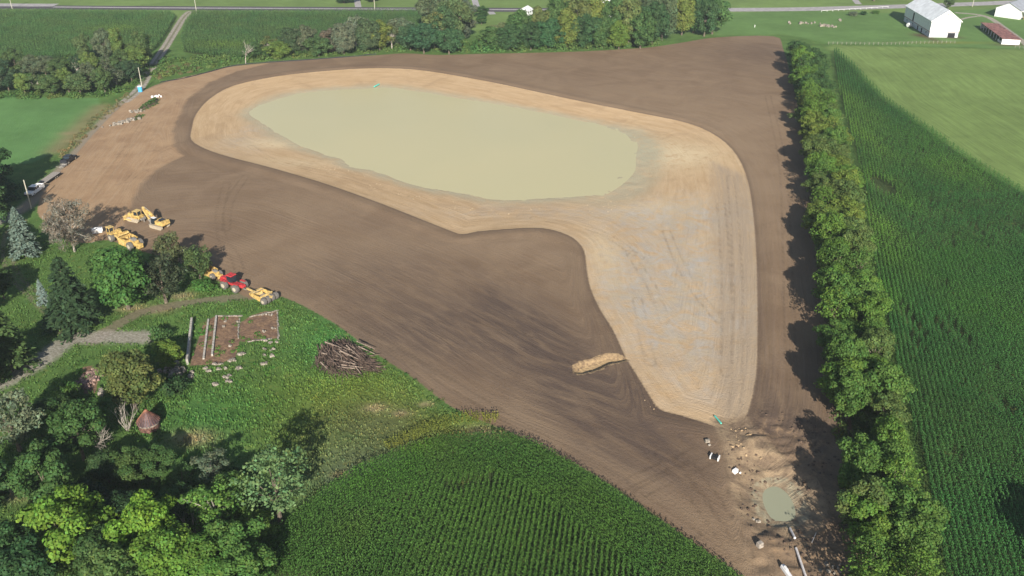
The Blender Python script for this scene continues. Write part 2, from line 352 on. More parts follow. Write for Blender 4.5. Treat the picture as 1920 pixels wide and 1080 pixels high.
# streak coordinate: follows the pond bank, the field edges, or the diagonal lower edge
edge_ll = smooth_open(poly([(330, 470), (528, 556), (700, 660), (850, 765), (1040, 850), (1150, 912), (1290, 1010), (1385, 1076), (1480, 1160)]))
u_ll = dist_line(X, Y, edge_ll); u_tan = sd_tan.copy()
LOWZ = poly([(180,335),(380,296),(600,356),(845,450),(1000,441),(1086,475),(1104,560),(1225,775),(1375,815),(1480,1170),(300,1170),(60,470)])
wl = sstep(-5, 5, sdf(X, Y, LOWZ, 12.0))*(sd_tan < 0)
sd_tan_c = np.clip(sd_tan, -12, 60)
d_tan = dist_line(X, Y, TANP[::2], True); u_tan = np.where(sd_tan > 0, d_tan, -d_tan)
u_left = dist_line(X, Y, GRAVEL[1])
U = u_tan*(1-wl)+u_ll*wl*1.0
U = U*(1-w_dirt)+u_left*w_dirt
u_hay = dist_line(X, Y, poly([(1562,96),(1605,130),(1660,188),(1740,243),(1830,308),(1920,362),(2010,410),(2200,520)]))
U = np.where(sd_hay > 0, u_hay, U)
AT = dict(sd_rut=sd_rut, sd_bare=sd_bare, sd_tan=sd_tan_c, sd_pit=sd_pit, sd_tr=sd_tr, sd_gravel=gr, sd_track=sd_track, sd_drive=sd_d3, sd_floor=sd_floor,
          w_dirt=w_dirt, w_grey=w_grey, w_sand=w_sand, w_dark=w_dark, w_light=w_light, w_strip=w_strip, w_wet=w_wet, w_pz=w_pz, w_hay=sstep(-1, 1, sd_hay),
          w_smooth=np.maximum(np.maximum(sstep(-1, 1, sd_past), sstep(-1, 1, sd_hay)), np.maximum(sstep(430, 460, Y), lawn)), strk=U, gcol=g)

def ground_material():
    m, t, b = new_mat('terrain'); L = t.links; N = t.nodes
    def attr(n, vec=False):
        a = N.new('ShaderNodeAttribute'); a.attribute_name = n; return a.outputs['Vector' if vec else 'Fac']
    geo = N.new('ShaderNodeNewGeometry'); pos = geo.outputs['Position']
    def noise(scale, detail=4, vec=None, rough=0.6, dist=0.0):
        n = N.new('ShaderNodeTexNoise'); n.inputs['Scale'].default_value = scale; n.inputs['Detail'].default_value = detail; n.inputs['Roughness'].default_value = rough
        n.inputs['Distortion'].default_value = dist
        L.new(vec if vec is not None else pos, n.inputs['Vector']); return n.outputs['Fac']
    def math_(op, a, b_=None, c=None):
        n = N.new('ShaderNodeMath'); n.operation = op
        for i, v in enumerate((a, b_, c)):
            if v is None: continue
            if isinstance(v, (int, float)): n.inputs[i].default_value = v
            else: L.new(v, n.inputs[i])
        return n.outputs[0]
    def mr(v, a, b_, c=0.0, d=1.0, sm=True):
        n = N.new('ShaderNodeMapRange'); n.interpolation_type = 'SMOOTHSTEP' if sm else 'LINEAR'
        L.new(v, n.inputs[0])
        for i, x in enumerate((a, b_, c, d)): n.inputs[i+1].default_value = x
        return n.outputs[0]
    def mix(f, a, b_):
        n = N.new('ShaderNodeMix'); n.data_type = 'RGBA'
        if isinstance(f, (int, float)): n.inputs[0].default_value = f
        else: L.new(f, n.inputs[0])
        for i, v in ((6, a), (7, b_)):
            if isinstance(v, tuple): n.inputs[i].default_value = (*v, 1)
            else: L.new(v, n.inputs[i])
        return n.outputs[2]
    def scale(c, f):
        n = N.new('ShaderNodeVectorMath'); n.operation = 'SCALE'
        if isinstance(c, tuple): n.inputs[0].default_value = c
        else: L.new(c, n.inputs[0])
        L.new(f, n.inputs['Scale']); return n.outputs[0]
    u = attr('strk')
    sp = N.new('ShaderNodeSeparateXYZ'); L.new(pos, sp.inputs[0])
    def streakvec(fu, fp):
        c = N.new('ShaderNodeCombineXYZ'); L.new(math_('MULTIPLY', u, fu), c.inputs[0]); L.new(math_('MULTIPLY', sp.outputs[0], fp), c.inputs[1]); L.new(math_('MULTIPLY', sp.outputs[1], fp), c.inputs[2]); return c.outputs[0]
    s_f = noise(1.0, 4, streakvec(1.3, 0.06)); s_c = noise(1.0, 3, streakvec(0.22, 0.02)); s_m = noise(1.0, 5, streakvec(0.55, 0.10), dist=0.6)
    n_big = noise(0.035, 4); n_mid = noise(0.2, 5); n_fine = noise(1.6, 5); n_vf = noise(5.0, 4)
    edge = math_('MULTIPLY_ADD', n_fine, 1.2, -0.6)
    def mask(name, soft=0.25, amp=1.0, off=0.0):
        return mr(math_('ADD', math_('MULTIPLY_ADD', edge, amp, attr(name)), off), -soft, soft)
    # grass
    gbase = attr('gcol', True); ws = attr('w_smooth')
    gv = math_('MULTIPLY', mr(n_mid, 0.25, 0.75, 0.80, 1.22), mr(n_vf, 0.2, 0.8, 0.72, 1.28))
    gv2 = math_('MULTIPLY', mr(n_mid, 0.25, 0.75, 0.93, 1.07), mr(n_vf, 0.2, 0.8, 0.93, 1.07))
    gv = math_('ADD', math_('MULTIPLY', gv, math_('SUBTRACT', 1.0, ws)), math_('MULTIPLY', gv2, ws))
    hs = math_('MULTIPLY', mr(s_f, 0.3, 0.7, -0.16, 0.14), attr('w_hay'))
    gv = math_('MULTIPLY', gv, math_('ADD', 1.0, hs))
    gv = math_('MULTIPLY', gv, mr(n_big, 0.3, 0.7, 0.88, 1.12))
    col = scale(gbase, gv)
    col = mix(math_('MULTIPLY', mr(noise(0.45, 6), 0.56, 0.70), math_('MULTIPLY_ADD', ws, -0.42, 0.5)), col, (0.20, 0.20, 0.055))
    col = mix(mr(math_('MULTIPLY', noise(0.09, 5), math_('MULTIPLY_ADD', ws, -0.4, 1.0)), 0.58, 0.68, 0, 0.45), col, (0.05, 0.11, 0.03))
    # dirt tracks / gravel
    trk = scale((0.20, 0.165, 0.12), mr(n_fine, 0.2, 0.8, 0.7, 1.25))
    col = mix(math_('MULTIPLY', mask('sd_track', 0.5, 1.1), 0.75), col, trk)
    dr = mix(mr(noise(1.8, 6), 0.30, 0.70), (0.21, 0.18, 0.145), (0.40, 0.37, 0.335))
    dr = mix(mr(attr('w_dirt'), 0.02, 0.3), dr, (0.31, 0.245, 0.195))
    col = mix(math_('MULTIPLY', mask('sd_drive', 1.2, 2.4), 0.85), col, dr)
    fl = mix(mr(noise(1.6, 6), 0.30, 0.72), (0.15, 0.095, 0.065), (0.30, 0.195, 0.12))
    fl = mix(mr(noise(0.35, 5), 0.45, 0.62, 0, 0.6), fl, (0.12, 0.08, 0.065))
    col = mix(mask('sd_floor', 0.2, 0.6), col, fl)
    # bare topsoil
    soil = mix(mr(noise(0.06, 6, dist=0.8), 0.32, 0.68), (0.188, 0.126, 0.078), (0.256, 0.180, 0.114))
    soil = mix(math_('MULTIPLY', mr(s_c, 0.3, 0.7), 0.3), soil, (0.19, 0.133, 0.088))
    soil = mix(math_('MULTIPLY', mr(s_f, 0.35, 0.7), 0.28), soil, (0.26, 0.19, 0.14))
    soil = mix(math_('MULTIPLY', mr(s_m, 0.35, 0.75), 0.20), soil, (0.125, 0.088, 0.066))
    ln = noise(1.0, 2, streakvec(2.6, 0.025))
    lm = mr(noise(0.03, 3), 0.42, 0.62)
    soil = mix(math_('MULTIPLY', mr(ln, 0.60, 0.66, 0, 0.2), lm), soil, (0.30, 0.22, 0.16))
    soil = mix(math_('MULTIPLY', mr(ln, 0.40, 0.35, 0, 0.22), lm), soil, (0.11, 0.08, 0.062))
    soil = mix(math_('MULTIPLY', attr('w_light'), mr(s_m, 0.2, 0.7, 0.3, 0.8)), soil, (0.315, 0.228, 0.148))
    soil = mix(math_('MULTIPLY', attr('w_dark'), mr(s_m, 0.25, 0.65, 0.35, 0.95)), soil, (0.100, 0.072, 0.058))
    dirt = mix(mr(noise(0.12, 6, dist=0.5), 0.3, 0.7), (0.31, 0.198, 0.115), (0.40, 0.268, 0.158))
    dirt = mix(mr(s_m, 0.4, 0.75, 0, 0.3), dirt, (0.26, 0.17, 0.10))
    dirt = mix(math_('MULTIPLY', mr(s_f, 0.4, 0.7), 0.4), dirt, (0.43, 0.32, 0.215))
    dirt = mix(mr(n_mid, 0.55, 0.75, 0, 0.5), dirt, (0.21, 0.135, 0.09))
    soil = mix(mr(math_('ADD', attr('w_dirt'), math_('MULTIPLY_ADD', n_mid, 0.5, -0.25)), 0.35, 0.65), soil, dirt)
    soil = mix(mr(noise(1.1, 3), 0.68, 0.78, 0, 0.30), soil, (0.40, 0.31, 0.22))
    # clay bank
    tan = mix(mr(s_m, 0.3, 0.7), (0.44, 0.302, 0.168), (0.53, 0.38, 0.228))
    tan = mix(math_('MULTIPLY', mr(s_f, 0.35, 0.7), 0.18), tan, (0.58, 0.42, 0.27))
    tan = mix(mr(noise(0.08, 7, dist=1.0), 0.48, 0.70, 0, 0.55), tan, (0.37, 0.255, 0.15))
    tan = mix(mr(ln, 0.60, 0.66, 0, 0.22), tan, (0.60, 0.47, 0.31))
    gk = mix(mr(noise(0.25, 6, dist=0.6), 0.3, 0.7), (0.38, 0.345, 0.30), (0.45, 0.375, 0.27))
    gk = mix(mr(noise(1.0, 5, streakvec(0.35, 0.16), dist=1.0), 0.4, 0.75, 0, 0.6), gk, (0.46, 0.44, 0.41))
    tan = mix(math_('MULTIPLY', attr('w_grey'), mr(noise(0.12, 6, dist=2.0), 0.30, 0.62, 0.10, 0.9)), tan, gk)
    tan = mix(math_('MULTIPLY', attr('w_grey'), mr(noise(0.09, 7, dist=1.0), 0.52, 0.70, 0, 0.5)), tan, (0.39, 0.40, 0.41))
    tan = mix(math_('MULTIPLY', attr('w_sand'), mr(noise(0.5, 5, dist=1.0), 0.25, 0.55)), tan, (0.62, 0.50, 0.32))
    tan = mix(mr(noise(0.7, 3), 0.68, 0.76, 0, 0.5), tan, (0.66, 0.54, 0.38))
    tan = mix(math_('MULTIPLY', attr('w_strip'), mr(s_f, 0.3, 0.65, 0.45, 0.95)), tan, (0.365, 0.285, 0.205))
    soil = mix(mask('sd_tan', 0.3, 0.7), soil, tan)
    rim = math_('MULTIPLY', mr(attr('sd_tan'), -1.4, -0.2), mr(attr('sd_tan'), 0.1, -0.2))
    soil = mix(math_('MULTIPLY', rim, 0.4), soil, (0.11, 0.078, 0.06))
    soil = mix(math_('MULTIPLY', attr('w_pz'), mr(noise(0.45, 7, dist=1.2), 0.48, 0.66, 0, 0.75)), soil, (0.30, 0.205, 0.125))
    soil = mix(math_('MULTIPLY', attr('w_pz'), mr(noise(0.7, 6, dist=1.0), 0.55, 0.68, 0, 0.8)), soil, (0.095, 0.07, 0.055))
    pit = mix(mr(noise(0.30, 5, dist=1.0), 0.35, 0.65), (0.20, 0.145, 0.10), (0.34, 0.25, 0.16))
    pit = mix(mr(n_fine, 0.5, 0.75, 0, 0.6), pit, (0.12, 0.085, 0.06))
    soil = mix(mask('sd_pit', 0.8, 2.0), soil, pit)
    wet = math_('MULTIPLY', mr(sp.outputs[2], -1.05, -1.5), mr(attr('sd_tan'), 2, 5))
    soil = mix(math_('MULTIPLY', wet, mr(n_mid, 0.3, 0.6, 0.3, 0.85)), soil, (0.40, 0.35, 0.245))
    soil = mix(math_('MULTIPLY', attr('w_wet'), mr(noise(0.5, 6, dist=1.5), 0.35, 0.6, 0.1, 0.9)), soil, (0.40, 0.38, 0.27))
    rt = mr(math_('MULTIPLY_ADD', edge, 0.5, attr('sd_rut')), -0.25, 0.3); rt = math_('MULTIPLY', rt, mr(n_mid, 0.35, 0.6, 0.15, 0.75))
    rc = N.new('ShaderNodeVectorMath'); rc.operation = 'SCALE'; L.new(soil, rc.inputs[0]); rc.inputs['Scale'].default_value = 0.70
    soil = mix(rt, soil, rc.outputs[0])
    soil = mix(mask('sd_tr', 0.12, 0.25), soil, mix(mr(n_fine, 0.2, 0.8), (0.36, 0.25, 0.135), (0.50, 0.36, 0.20)))
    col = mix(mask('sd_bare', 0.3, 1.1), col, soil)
    gvl = mix(mr(noise(0.8, 5), 0.3, 0.7), (0.25, 0.215, 0.175), (0.44, 0.405, 0.36))
    col = mix(math_('MULTIPLY', mask('sd_gravel', 0.35, 0.8), 0.9), col, gvl)
    L.new(col, b.inputs['Base Color']); b.inputs['Roughness'].default_value = 0.95; b.inputs['Specular IOR Level'].default_value = 0.08
    bp = N.new('ShaderNodeBump'); bp.inputs['Strength'].default_value = 0.5; bp.inputs['Distance'].default_value = 0.4
    hh = math_('ADD', math_('MULTIPLY', s_f, 0.6), math_('MULTIPLY', n_vf, 0.5)); hh = math_('ADD', hh, math_('MULTIPLY', n_fine, 0.6)); hh = math_('ADD', hh, math_('MULTIPLY', math_('MULTIPLY', ln, lm), 0.7))
    L.new(hh, bp.inputs['Height']); L.new(bp.outputs[0], b.inputs['Normal'])
    return m
M['ground'] = ground_material()
nx, ny = len(xs), len(ys)
ii = np.arange(nx*ny).reshape(ny, nx)
F = np.stack([ii[:-1, :-1], ii[:-1, 1:], ii[1:, 1:], ii[1:, :-1]], -1).reshape(-1, 4)
fk = keep_v[F].all(1); F = F[fk]
cls = np.zeros(len(X), int)
cls[sd_hay > 0] = 5; cls[sd_past > 0] = 6
cls[sd_bare > 0] = 1; cls[(sd_bare > 0) & ((sd_tan > 0) | (sd_pit > 0))] = 2
cls[(sd_track > 0) & (sd_bare < 0)] = 4; cls[(gr > 0) | (d3 > 0)] = 3; cls[(d0 < 1.9) & (sd_bare < 0)] = 3
fc = cls[F[:, 0]]
KN = {0: 'ground', 1: 'bare_soil', 2: 'clay_bank', 3: 'gravel_drive', 4: 'dirt_track', 5: 'hay_field', 6: 'pasture'}
for k, nm in KN.items():
    f = F[fc == k]; used, inv = np.unique(f, return_inverse=True)
    V = np.stack([X[used], Y[used], Z[used]], 1)
    me = mesh_np(nm, V, inv.reshape(-1, 4), M['ground'], {n: a[used] for n, a in AT.items()}, smooth=True)
    tag(link(nm, me), kind='structure')
# the land beyond, out to the horizon: one ring of big faces whose inner edge is the fine sheet's outline
def far_material():
    m, t, b = new_mat('far_grass'); N = t.nodes; L = t.links
    geo = N.new('ShaderNodeNewGeometry'); n = N.new('ShaderNodeTexNoise'); n.inputs['Scale'].default_value = 0.012; n.inputs['Detail'].default_value = 8
    L.new(geo.outputs['Position'], n.inputs['Vector']); cr = N.new('ShaderNodeValToRGB')
    cr.color_ramp.elements[0].position = 0.35; cr.color_ramp.elements[0].color = (0.06, 0.12, 0.035, 1); cr.color_ramp.elements[1].position = 0.65; cr.color_ramp.elements[1].color = (0.13, 0.20, 0.055, 1)
    L.new(n.outputs['Fac'], cr.inputs[0]); L.new(cr.outputs[0], b.inputs['Base Color']); b.inputs['Roughness'].default_value = 0.95; return m
s = 5000.0
V = [(-s, -s, -0.06), (s, -s, -0.06), (s, s, -0.06), (-s, s, -0.06)]
# a hollow under the fine sheet so that the dug basins are not filled by it
ax, bx_, ay, by = -342, 342, 68, 598
V = [(-s, -s, -.03), (s, -s, -.03), (s, s, -.03), (-s, s, -.03), (ax, ay, -.03), (bx_, ay, -.03), (bx_, by, -.03), (ax, by, -.03),
     (ax, ay, -6), (bx_, ay, -6), (bx_, by, -6), (ax, by, -6)]
Fq = [(0, 1, 5, 4), (1, 2, 6, 5), (2, 3, 7, 6), (3, 0, 4, 7)]
me = mesh_np('countryside', np.array(V[:8]), np.array(Fq), far_material()); tag(link('countryside', me), kind='structure')
# side wedges between the frustum-shaped fine sheet and the ring
f = np.stack([ii[:-1, :-1], ii[:-1, 1:], ii[1:, 1:], ii[1:, :-1]], -1).reshape(-1, 4)[~fk]
used, inv = np.unique(f, return_inverse=True)
me = mesh_np('countryside', np.stack([X[used], Y[used], Z[used]], 1), inv.reshape(-1, 4), far_material()); tag(link('countryside', me), kind='structure')

# ------------------------------------------------------------------ water
def water_material(col):
    m, t, b = new_mat('muddy_water'); N = t.nodes; L = t.links
    geo = N.new('ShaderNodeNewGeometry'); n = N.new('ShaderNodeTexNoise'); n.inputs['Scale'].default_value = 0.014; n.inputs['Detail'].default_value = 5
    L.new(geo.outputs['Position'], n.inputs['Vector']); mx = N.new('ShaderNodeMix'); mx.data_type = 'RGBA'
    mx.inputs[6].default_value = (col[0]*0.90, col[1]*0.94, col[2]*0.95, 1); mx.inputs[7].default_value = (col[0]*1.08, col[1]*1.05, col[2]*1.0, 1); L.new(n.outputs['Fac'], mx.inputs[0])
    L.new(mx.outputs[2], b.inputs['Base Color']); b.inputs['Roughness'].default_value = 0.3; b.inputs['IOR'].default_value = 1.33; b.inputs['Specular IOR Level'].default_value = 0.35
    n2 = N.new('ShaderNodeTexNoise'); n2.inputs['Scale'].default_value = 1.5; n2.inputs['Detail'].default_value = 3; L.new(geo.outputs['Position'], n2.inputs['Vector'])
    bp = N.new('ShaderNodeBump'); bp.inputs['Strength'].default_value = 0.08; L.new(n2.outputs['Fac'], bp.inputs['Height']); L.new(bp.outputs[0], b.inputs['Normal'])
    return m
def water(name, outline, z, col, grow):
    c = outline.mean(0); o2 = c+(outline-c)*1.0
    # grow a little so that it meets the bank
    e = np.roll(o2, -1, 0)-np.roll(o2, 1, 0); nrm = np.stack([e[:, 1], -e[:, 0]], 1); nrm /= np.linalg.norm(nrm, axis=1)[:, None]
    area = 0.5*np.sum(o2[:, 0]*np.roll(o2[:, 1], -1)-np.roll(o2[:, 0], -1)*o2[:, 1])
    o2 = o2+nrm*(grow if area > 0 else -grow)
    me = bpy.data.meshes.new(name); me.from_pydata([(x, y, z) for x, y in o2], [], [tuple(range(len(o2)))]); me.materials.append(water_material(col))
    tag(link(name, me), kind='structure')
water('pond_water', WATER, Z_W+0.02, (0.50, 0.452, 0.268), 3.5)
water('puddle_water', WAT2, Z_W2+0.02, (0.31, 0.315, 0.225), 1.2)

# ------------------------------------------------------------------ road along the top
def strip(name, pts, off0, off1, z, mat, kind='structure'):
    p = smooth_open(poly(pts), 5); e = np.gradient(p, axis=0); n = np.stack([-e[:, 1], e[:, 0]], 1); n /= np.linalg.norm(n, axis=1)[:, None]
    a = p+n*off0; b = p+n*off1; V = [(x, y, z) for x, y in a]+[(x, y, z) for x, y in b]; m_ = len(p)
    me = bpy.data.meshes.new(name); me.from_pydata(V, [], [(i, i+1, m_+i+1, m_+i) for i in range(m_-1)]); me.materials.append(mat)
    return tag(link(name, me), kind=kind)
RD = [(-400,9.5),(0,13.3),(240,15),(480,16.2),(960,18.6),(1170,18.8)]
strip('road', RD, -5.5, 6.0, 0.03, M['asphalt'])
strip('road', [(-400,7.4),(0,11.2),(100,11.6)], -1.0, 7.5, 0.034, M['paleroad'])
strip('road', [(100,13.2),(240,14.4),(480,15.9),(960,18.3),(1170,18.5)], -1.1, 1.6, 0.034, M['paleroad'])
strip('road', [(1160,18.6),(1350,18.4),(1500,17.2),(1640,13.5),(1700,11.6),(1790,8.6),(1860,6.2),(1930,3.2),(2300,-10)], -5.2, 5.2, 0.038, M['paleroad'])
for a, b_ in (((895,16),(888,-6)), ((672,14),(668,-6)), ((918,20),(924,27)), ((1610,8),(1600,-4))):
    strip('gravel_drive', [a, ((a[0]+b_[0])/2, (a[1]+b_[1])/2), b_], -1.8, 1.8, 0.026, M['paleroad'])

# ------------------------------------------------------------------ foliage builders
def norm(a): return a/(np.linalg.norm(a, axis=-1, keepdims=True)+1e-9)
def quads(c, n, size, aspect=1.3, axis=None, rng=RNG):
    """leaf quads: centre, normal, size; axis = long direction (optional)"""
    k = len(c); n = norm(n)
    if axis is None: axis = rng.normal(size=(k, 3))
    u = norm(axis-n*np.sum(axis*n, 1, keepdims=True)); v = np.cross(n, u)
    a = (size*aspect*0.5)[:, None]*u; b = (size*0.5)[:, None]*v
    V = np.stack([c-a, c+b*1.0-a*0.1, c+a, c-b*1.0-a*0.1], 1).reshape(-1, 3)
    return V, np.arange(4*k).reshape(k, 4)
def leaf_tint(k, var=0.16, hue=0.09, rng=RNG, base=None):
    br = 1+rng.normal(size=k)*var; br = np.clip(br, 0.45, 1.6)
    h = rng.normal(size=k)*hue
    t = np.stack([br*(1+h), br, br*(1-0.6*h)], 1)
    if base is not None: t = t*base
    return np.repeat(np.clip(t, 0, 3), 4, 0)
def crown_deciduous(seed, H=10.0, RR=4.0, lobes=60, leaves=165, lsize=0.31, lobe_r=(0.85, 1.45), z0=0.62, zr=0.40, asym=0.18, aspect=1.35, lumps=3):
    rng = np.random.default_rng(seed); cs = []; 
    d = norm(rng.normal(size=(lobes, 3))); r = rng.uniform(0.15, 1, lobes)**0.38
    ph = rng.uniform(0, 6.28, 4)
    az = np.arctan2(d[:, 1], d[:, 0]); wob = 1+asym*np.sin(lumps*az+ph[0])+asym*0.7*np.sin(2*az+ph[1])+asym*0.5*np.sin(5*az+ph[2]+d[:, 2]*3)
    lr = rng.uniform(*lobe_r, lobes)
    ctr = np.stack([d[:, 0]*r*(RR-0.7)*wob, d[:, 1]*r*(RR-0.7)*wob, H*z0+d[:, 2]*r*(H*zr-0.4)], 1)
    ctr[:, 2] += (rng.random(lobes)-0.5)*0.8
    V = []; N = []; S = []; T = []
    for i in range(lobes):
        k = int(leaves*(lr[i]/1.05)**2)
        dd = rng.normal(size=(k, 3)); dd[:, 2] += 0.45; dd = norm(dd)
        rr = lr[i]*rng.uniform(0.62, 1.08, k); p = ctr[i]+dd*rr[:, None]*np.array([1.05, 1.05, 0.8])
        V.append(p); N.append(dd+rng.normal(size=(k, 3))*0.45+np.array([0, 0, 0.35])); S.append(rng.uniform(0.7, 1.25, k)*lsize)
        T.append(np.tile(1+rng.normal()*0.10, (k, 1))*np.array([1+rng.normal()*0.05, 1, 1]))
    V = np.concatenate(V); N = np.concatenate(N); S = np.concatenate(S); T = np.concatenate(T)
    v, f = quads(V, N, S, aspect, rng=rng)
    return mesh_np('crown', v, f, M['leaf'], tint=leaf_tint(len(V), rng=rng, base=T)), ctr
def trunk_mesh(name, H, ctr, r0=0.22, mat=None, nl=7, seed=0, z1=0.62):
    rng = np.random.default_rng(seed); mb = MB()
    pts = [(0, 0, 0), (0.05, 0.0, H*0.15), (0.1, 0.08, H*0.35), (0.0, 0.1, H*z1)]
    mb.tube(pts, [r0*1.3, r0, r0*0.75, r0*0.35], 7)
    idx = rng.choice(len(ctr), min(nl, len(ctr)), replace=False)
    for i in idx:
        c = ctr[i]; z = rng.uniform(0.18, 0.45)*H; b = Vector((0.05, 0.05, z)); e = Vector(c); mid = b.lerp(e, 0.5)+Vector((0, 0, 0.3))
        mb.tube([b, mid, e], [r0*0.45, r0*0.28, r0*0.08], 5)
    me = bpy.data.meshes.new(name); me.from_pydata([tuple(v) for v in mb.v], [], mb.f); me.materials.append(mat or M['bark']); return me
PROT = {}
for k, (kw) in enumerate([dict(lobes=50), dict(lobes=56, asym=0.28, lumps=2), dict(lobes=44, asym=0.12, lobe_r=(0.95, 1.6)), dict(lobes=66, asym=0.3, lumps=4, lobe_r=(0.6, 1.2)), dict(lobes=48, asym=0.25, lobe_r=(0.8, 1.3), zr=0.43)]):
    cm, ct = crown_deciduous(100+k, **kw); PROT['leafy', k] = (cm, trunk_mesh('trunk', 10, ct, seed=k), 10.0, 4.0)
for k in range(3):    # crowns reaching low
    cm, ct = crown_deciduous(150+k, lobes=52+6*k, z0=0.53, zr=0.47, asym=0.22, lumps=2+k); PROT['wood', k] = (cm, trunk_mesh('trunk', 10, ct, seed=k), 10.0, 4.0)
for k in range(2):    # open crowns with visible limbs
    cm, ct = crown_deciduous(200+k, lobes=30, leaves=85, lobe_r=(0.6, 1.1), asym=0.35, lsize=0.34); PROT['open', k] = (cm, trunk_mesh('trunk', 10, ct, 0.2, M['deadwood'], 20, k), 10.0, 4.0)
for k in range(2):    # clumpy crowns: tight tufts of leaflets
    cm, ct = crown_deciduous(230+k, lobes=230, leaves=44, lobe_r=(0.36, 0.6), lsize=0.25, asym=0.2); PROT['tuft', k] = (cm, trunk_mesh('trunk', 10, ct, seed=k), 10.0, 4.0)
for k in range(2):    # rounded pines, fine needles
    cm, ct = crown_deciduous(260+k, H=8, RR=3.4, lobes=70, leaves=110, lobe_r=(0.5, 0.95), lsize=0.2, aspect=2.4, z0=0.58, zr=0.43, asym=0.15); PROT['pine', k] = (cm, trunk_mesh('trunk', 8, ct, seed=k), 8.0, 3.4)
for k in range(2):    # bushes down to the ground
    cm, ct = crown_deciduous(280+k, H=3.2, RR=2.2, lobes=30, leaves=90, lobe_r=(0.5, 0.9), lsize=0.28, z0=0.42, zr=0.42, asym=0.3); PROT['bush', k] = (cm, trunk_mesh('stem', 3.2, ct, 0.07, nl=8, seed=k), 3.2, 2.2)
def crown_spruce(seed, H=12.0, RR=3.6):
    rng = np.random.default_rng(seed); V = []; A = []; N = []; S = []
    nb = 330
    for i in range(nb):
        t = rng.random()**0.75; z = 0.5+t*(H-0.7); Lb = RR*(1-z/H)**0.8*rng.uniform(0.75, 1.12)+0.15; az = rng.uniform(0, 6.283)
        d = np.array([math.cos(az), math.sin(az), 0]); k = max(6, int(Lb*9)); s_ = rng.uniform(0.1, 1, k)**0.7
        base = np.array([0, 0, z]); droop = -0.22*s_**1.6*Lb+0.06*Lb*s_
        p = base+d*(s_*Lb)[:, None]; p[:, 2] += droop
        side = np.array([-d[1], d[0], 0]); p += side*(rng.normal(size=k)*0.13*Lb*s_)[:, None]*0.8
        V.append(p); A.append(np.tile(d, (k, 1))*1.0+side*rng.normal(size=(k, 1))*0.8+np.array([0, 0, -0.25])); N.append(rng.normal(size=(k, 3))*0.45+np.array([0, 0, 1])+d*0.3); S.append(rng.uniform(0.22, 0.36, k))
    top = np.stack([np.zeros(14), np.zeros(14), np.linspace(H-0.9, H+0.2, 14)], 1); V.append(top); A.append(np.tile([0.2, 0, 1.0], (14, 1))); N.append(rng.normal(size=(14, 3))*np.array([1, 1, 0.1])); S.append(np.full(14, 0.22))
    V = np.concatenate(V); v, f = quads(V, np.concatenate(N), np.concatenate(S), 2.2, np.concatenate(A), rng)
    return mesh_np('crown', v, f, M['leaf'], tint=leaf_tint(len(V), 0.2, 0.06, rng))
for k in range(2):
    mb = MB().tube([(0, 0, 0), (0, 0, 6), (0, 0, 11.5)], [0.24, 0.14, 0.03], 7); me = bpy.data.meshes.new('trunk'); me.from_pydata([tuple(v) for v in mb.v], [], mb.f); me.materials.append(M['bark'])
    PROT['spruce', k] = (crown_spruce(300+k), me, 12.0, 3.6)
def twigs(mb, p, d, L, r, depth, rng, kids=3, spread=0.6, up=0.15):
    q = p+d*L; mb.cyl(p, q, r, r*0.55, 4 if depth > 1 else 3, False)
    if depth == 0: return
    for i in range(kids):
        dd = (d+Vector((rng.gauss(0, spread), rng.gauss(0, spread), rng.gauss(up, spread*0.6)))).normalized()
        s_ = rng.uniform(0.45, 1.0); twigs(mb, p+d*L*s_, dd, L*rng.uniform(0.55, 0.8), r*0.5, depth-1, rng, kids, spread, up)
def dead_proto(seed, H, stems, kids=3, depth=4, spread=0.5, r=0.16):
    rng = random.Random(seed); mb = MB()
    for i in range(stems):
        a = 2*math.pi*i/stems+rng.uniform(-0.4, 0.4); tilt = 0.12 if stems == 1 else 0.45
        twigs(mb, Vector((0.1*math.cos(a), 0.1*math.sin(a), 0)), Vector((math.cos(a)*tilt, math.sin(a)*tilt, 1)).normalized(), H*0.42, r, depth, rng, kids, spread)
    me = bpy.data.meshes.new('branches'); me.from_pydata([tuple(v) for v in mb.v], [], mb.f); me.materials.append(M['deadwood']); return me
DEAD = {'tall': dead_proto(1, 9, 1, 4, 4, 0.5, 0.2), 'fan': dead_proto(4, 7, 9, 2, 3, 0.28, 0.09), 'shrub': dead_proto(9, 5, 6, 3, 3, 0.35, 0.08)}
def ordi(n): return '%d%s' % (n, 'th' if 10 <= n % 100 <= 20 else {1: 'st', 2: 'nd', 3: 'rd'}.get(n % 10, 'th'))
NT = [0]
def tree(name, loc, h, r, kind, col, label, group=None, cat='tree', k=None):
    NT[0] += 1; rng = random.Random(NT[0]*13+5); ks = [x for x in PROT if x[0] == kind]; key = ks[rng.randrange(len(ks))] if k is None else (kind, k)
    cm, tm, H0, R0 = PROT[key]
    t = thing(name, label, cat, loc, rng.uniform(0, 6.28), group); t.scale = (r/R0, r/R0*rng.uniform(0.92, 1.08), h/H0)
    c = link('crown' if kind != 'bush' else 'foliage', cm, t); j = rng.uniform(0.9, 1.1); c.color = (col[0]*j, col[1]*j, col[2]*j, 1)
    link('trunk' if kind != 'bush' else 'stem', tm, t); return t
def dead(name, loc, s, kind, label, rz=0.0, tilt=(0, 0), cat='dead tree', sz=None):
    o = link(name, DEAD[kind]); o.location = loc; o.scale = (s, s, sz or s); o.rotation_euler = (tilt[0], tilt[1], rz); return tag(o, label, cat)

